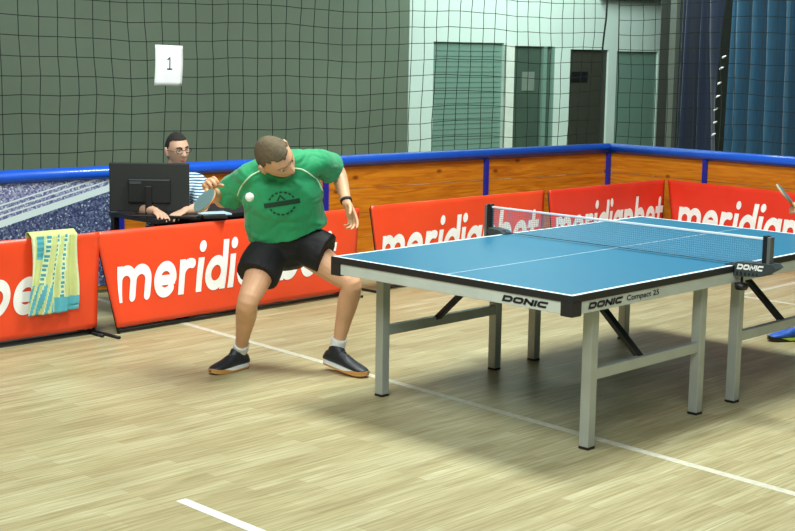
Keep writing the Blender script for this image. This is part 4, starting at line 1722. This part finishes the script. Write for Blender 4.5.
# ---- opponent, mostly outside the frame --------------------------------------
OO = V((-0.40, 3.47, 0))
bm = bmesh.new()
HO = frame3((-0.85, -0.5, -0.2), (-0.15, -0.1, 1))
HO.translation = V((0.02, -0.05, 1.52))
limb(bm, [(0.12, 0.05, 0.85), (0.11, 0.04, 0.95), (0.10, 0.02, 1.08), (0.07, 0.0, 1.24), (0.05, -0.02, 1.36)],
     [(0.15, 0.11), (0.155, 0.11), (0.14, 0.10), (0.165, 0.105), (0.08, 0.06)], ax=V((-0.5, 0.85, 0)))
limb(bm, [V((0.05, -0.02, 1.34)), V((0.035, -0.03, 1.40)), HO @ V((0, -0.02, -0.05))], [0.064, 0.058, 0.058])
head_mesh(bm, HO); ear(bm, HO, -1); ear(bm, HO, 1)
oj = dict(kR=(-0.17, -0.06, 0.47), aR=(-0.275, 0.03, 0.11), kL=(0.20, 0.20, 0.46), aL=(0.17, 0.38, 0.11),
          sR=V((0.02, -0.17, 1.29)), eR=V((-0.10, -0.26, 1.04)), wR=V((-0.315, -0.10, 0.865)),
          sL=V((0.14, 0.16, 1.29)), eL=V((0.12, 0.30, 1.06)), wL=V((-0.05, 0.32, 0.95)))
leg_shape(bm, (0.09, -0.05, 0.83), oj['kR'], oj['aR'], (0.9, 0.1, 0), (-0.42, -0.01, 0.035))
leg_shape(bm, (0.14, 0.14, 0.83), oj['kL'], oj['aL'], (0.9, 0.1, 0), (0.02, 0.36, 0.035))
arm_shape(bm, oj['sR'], oj['eR'], oj['wR'])
arm_shape(bm, oj['sL'], oj['eL'], oj['wL'])
hand(bm, oj['wR'], (-0.9, 0.2, 0.05), (0, 0.9, -0.2), 1, curl=(52, 56, 58, 60), thumb=(0.4, 0.7))
hand(bm, oj['wL'], (-0.9, 0.1, -0.1), (0, -0.9, 0.1), -1, curl=(20, 24, 30, 34))
me = fuse(bm, 0.006, 2)
opp = link_mesh('person', me, M['skin'])
opp.location = OO
opp.rotation_euler = (0, 0, YAW)
tag(opp, 'opposing person beyond the table end, in a blue shoe and holding a racket', 'person')
face_parts(opp, HO, hair=M['hair_dark'], hair_keep=keep_short, brow=M['hair_dark'])
bm = bmesh.new()
limb(bm, [(0.12, 0.05, 0.80), (0.11, 0.04, 0.95), (0.10, 0.02, 1.10), (0.07, 0.0, 1.25), (0.05, -0.02, 1.365)],
     [(0.19, 0.15), (0.19, 0.145), (0.19, 0.14), (0.18, 0.12), (0.08, 0.07)], ax=V((-0.5, 0.85, 0)), n=26, dome=False)
for s, e in (('sR', 'eR'), ('sL', 'eL')):
    limb(bm, [V((0.07, 0.0, 1.26)), oj[s], oj[s].lerp(oj[e], 0.4), oj[s].lerp(oj[e], 0.8)], [0.09, 0.08, 0.076, 0.072], n=20, dome=False)
me = fuse(bm, 0.009, 4)
link_mesh('shirt', me, M['shoe_blue'], opp)
bm = bmesh.new()
limb(bm, [(0.12, 0.05, 0.80), (0.12, 0.05, 0.92)], [(0.175, 0.13), (0.17, 0.125)], ax=V((-0.5, 0.85, 0)), n=24, k=1)
limb(bm, [(0.09, -0.05, 0.83), (-0.0, -0.055, 0.69), (-0.09, -0.06, 0.575)], [0.12, 0.118, 0.115], n=22, dome=False)
limb(bm, [(0.14, 0.14, 0.83), (0.165, 0.165, 0.69), (0.18, 0.18, 0.57)], [0.12, 0.118, 0.115], n=22, dome=False)
me = fuse(bm, 0.009, 4)
link_mesh('shorts', me, M['shorts'], opp)
shoe(opp, (-0.225, 0.06, 0), (-0.515, -0.01, 0), M['shoe_blue'], M['lime'], M['black'], M['sock'], oj['aR'], mlace=M['white_print'])
shoe(opp, (0.22, 0.39, 0), (-0.07, 0.36, 0), M['shoe_blue'], M['lime'], M['black'], M['sock'], oj['aL'], mlace=M['white_print'])
OM = Matrix.Translation(OO) @ RZ
racket(tuple(OM @ V((-0.388, -0.075, 0.850))), RZ.to_3x3() @ V((-0.62, 0.10, 0.72)), RZ.to_3x3() @ V((0.74, -0.22, 0.62)),
       'grey racket seen edge-on before the red barrier past the corner', M['rubber'], M['rubber'])
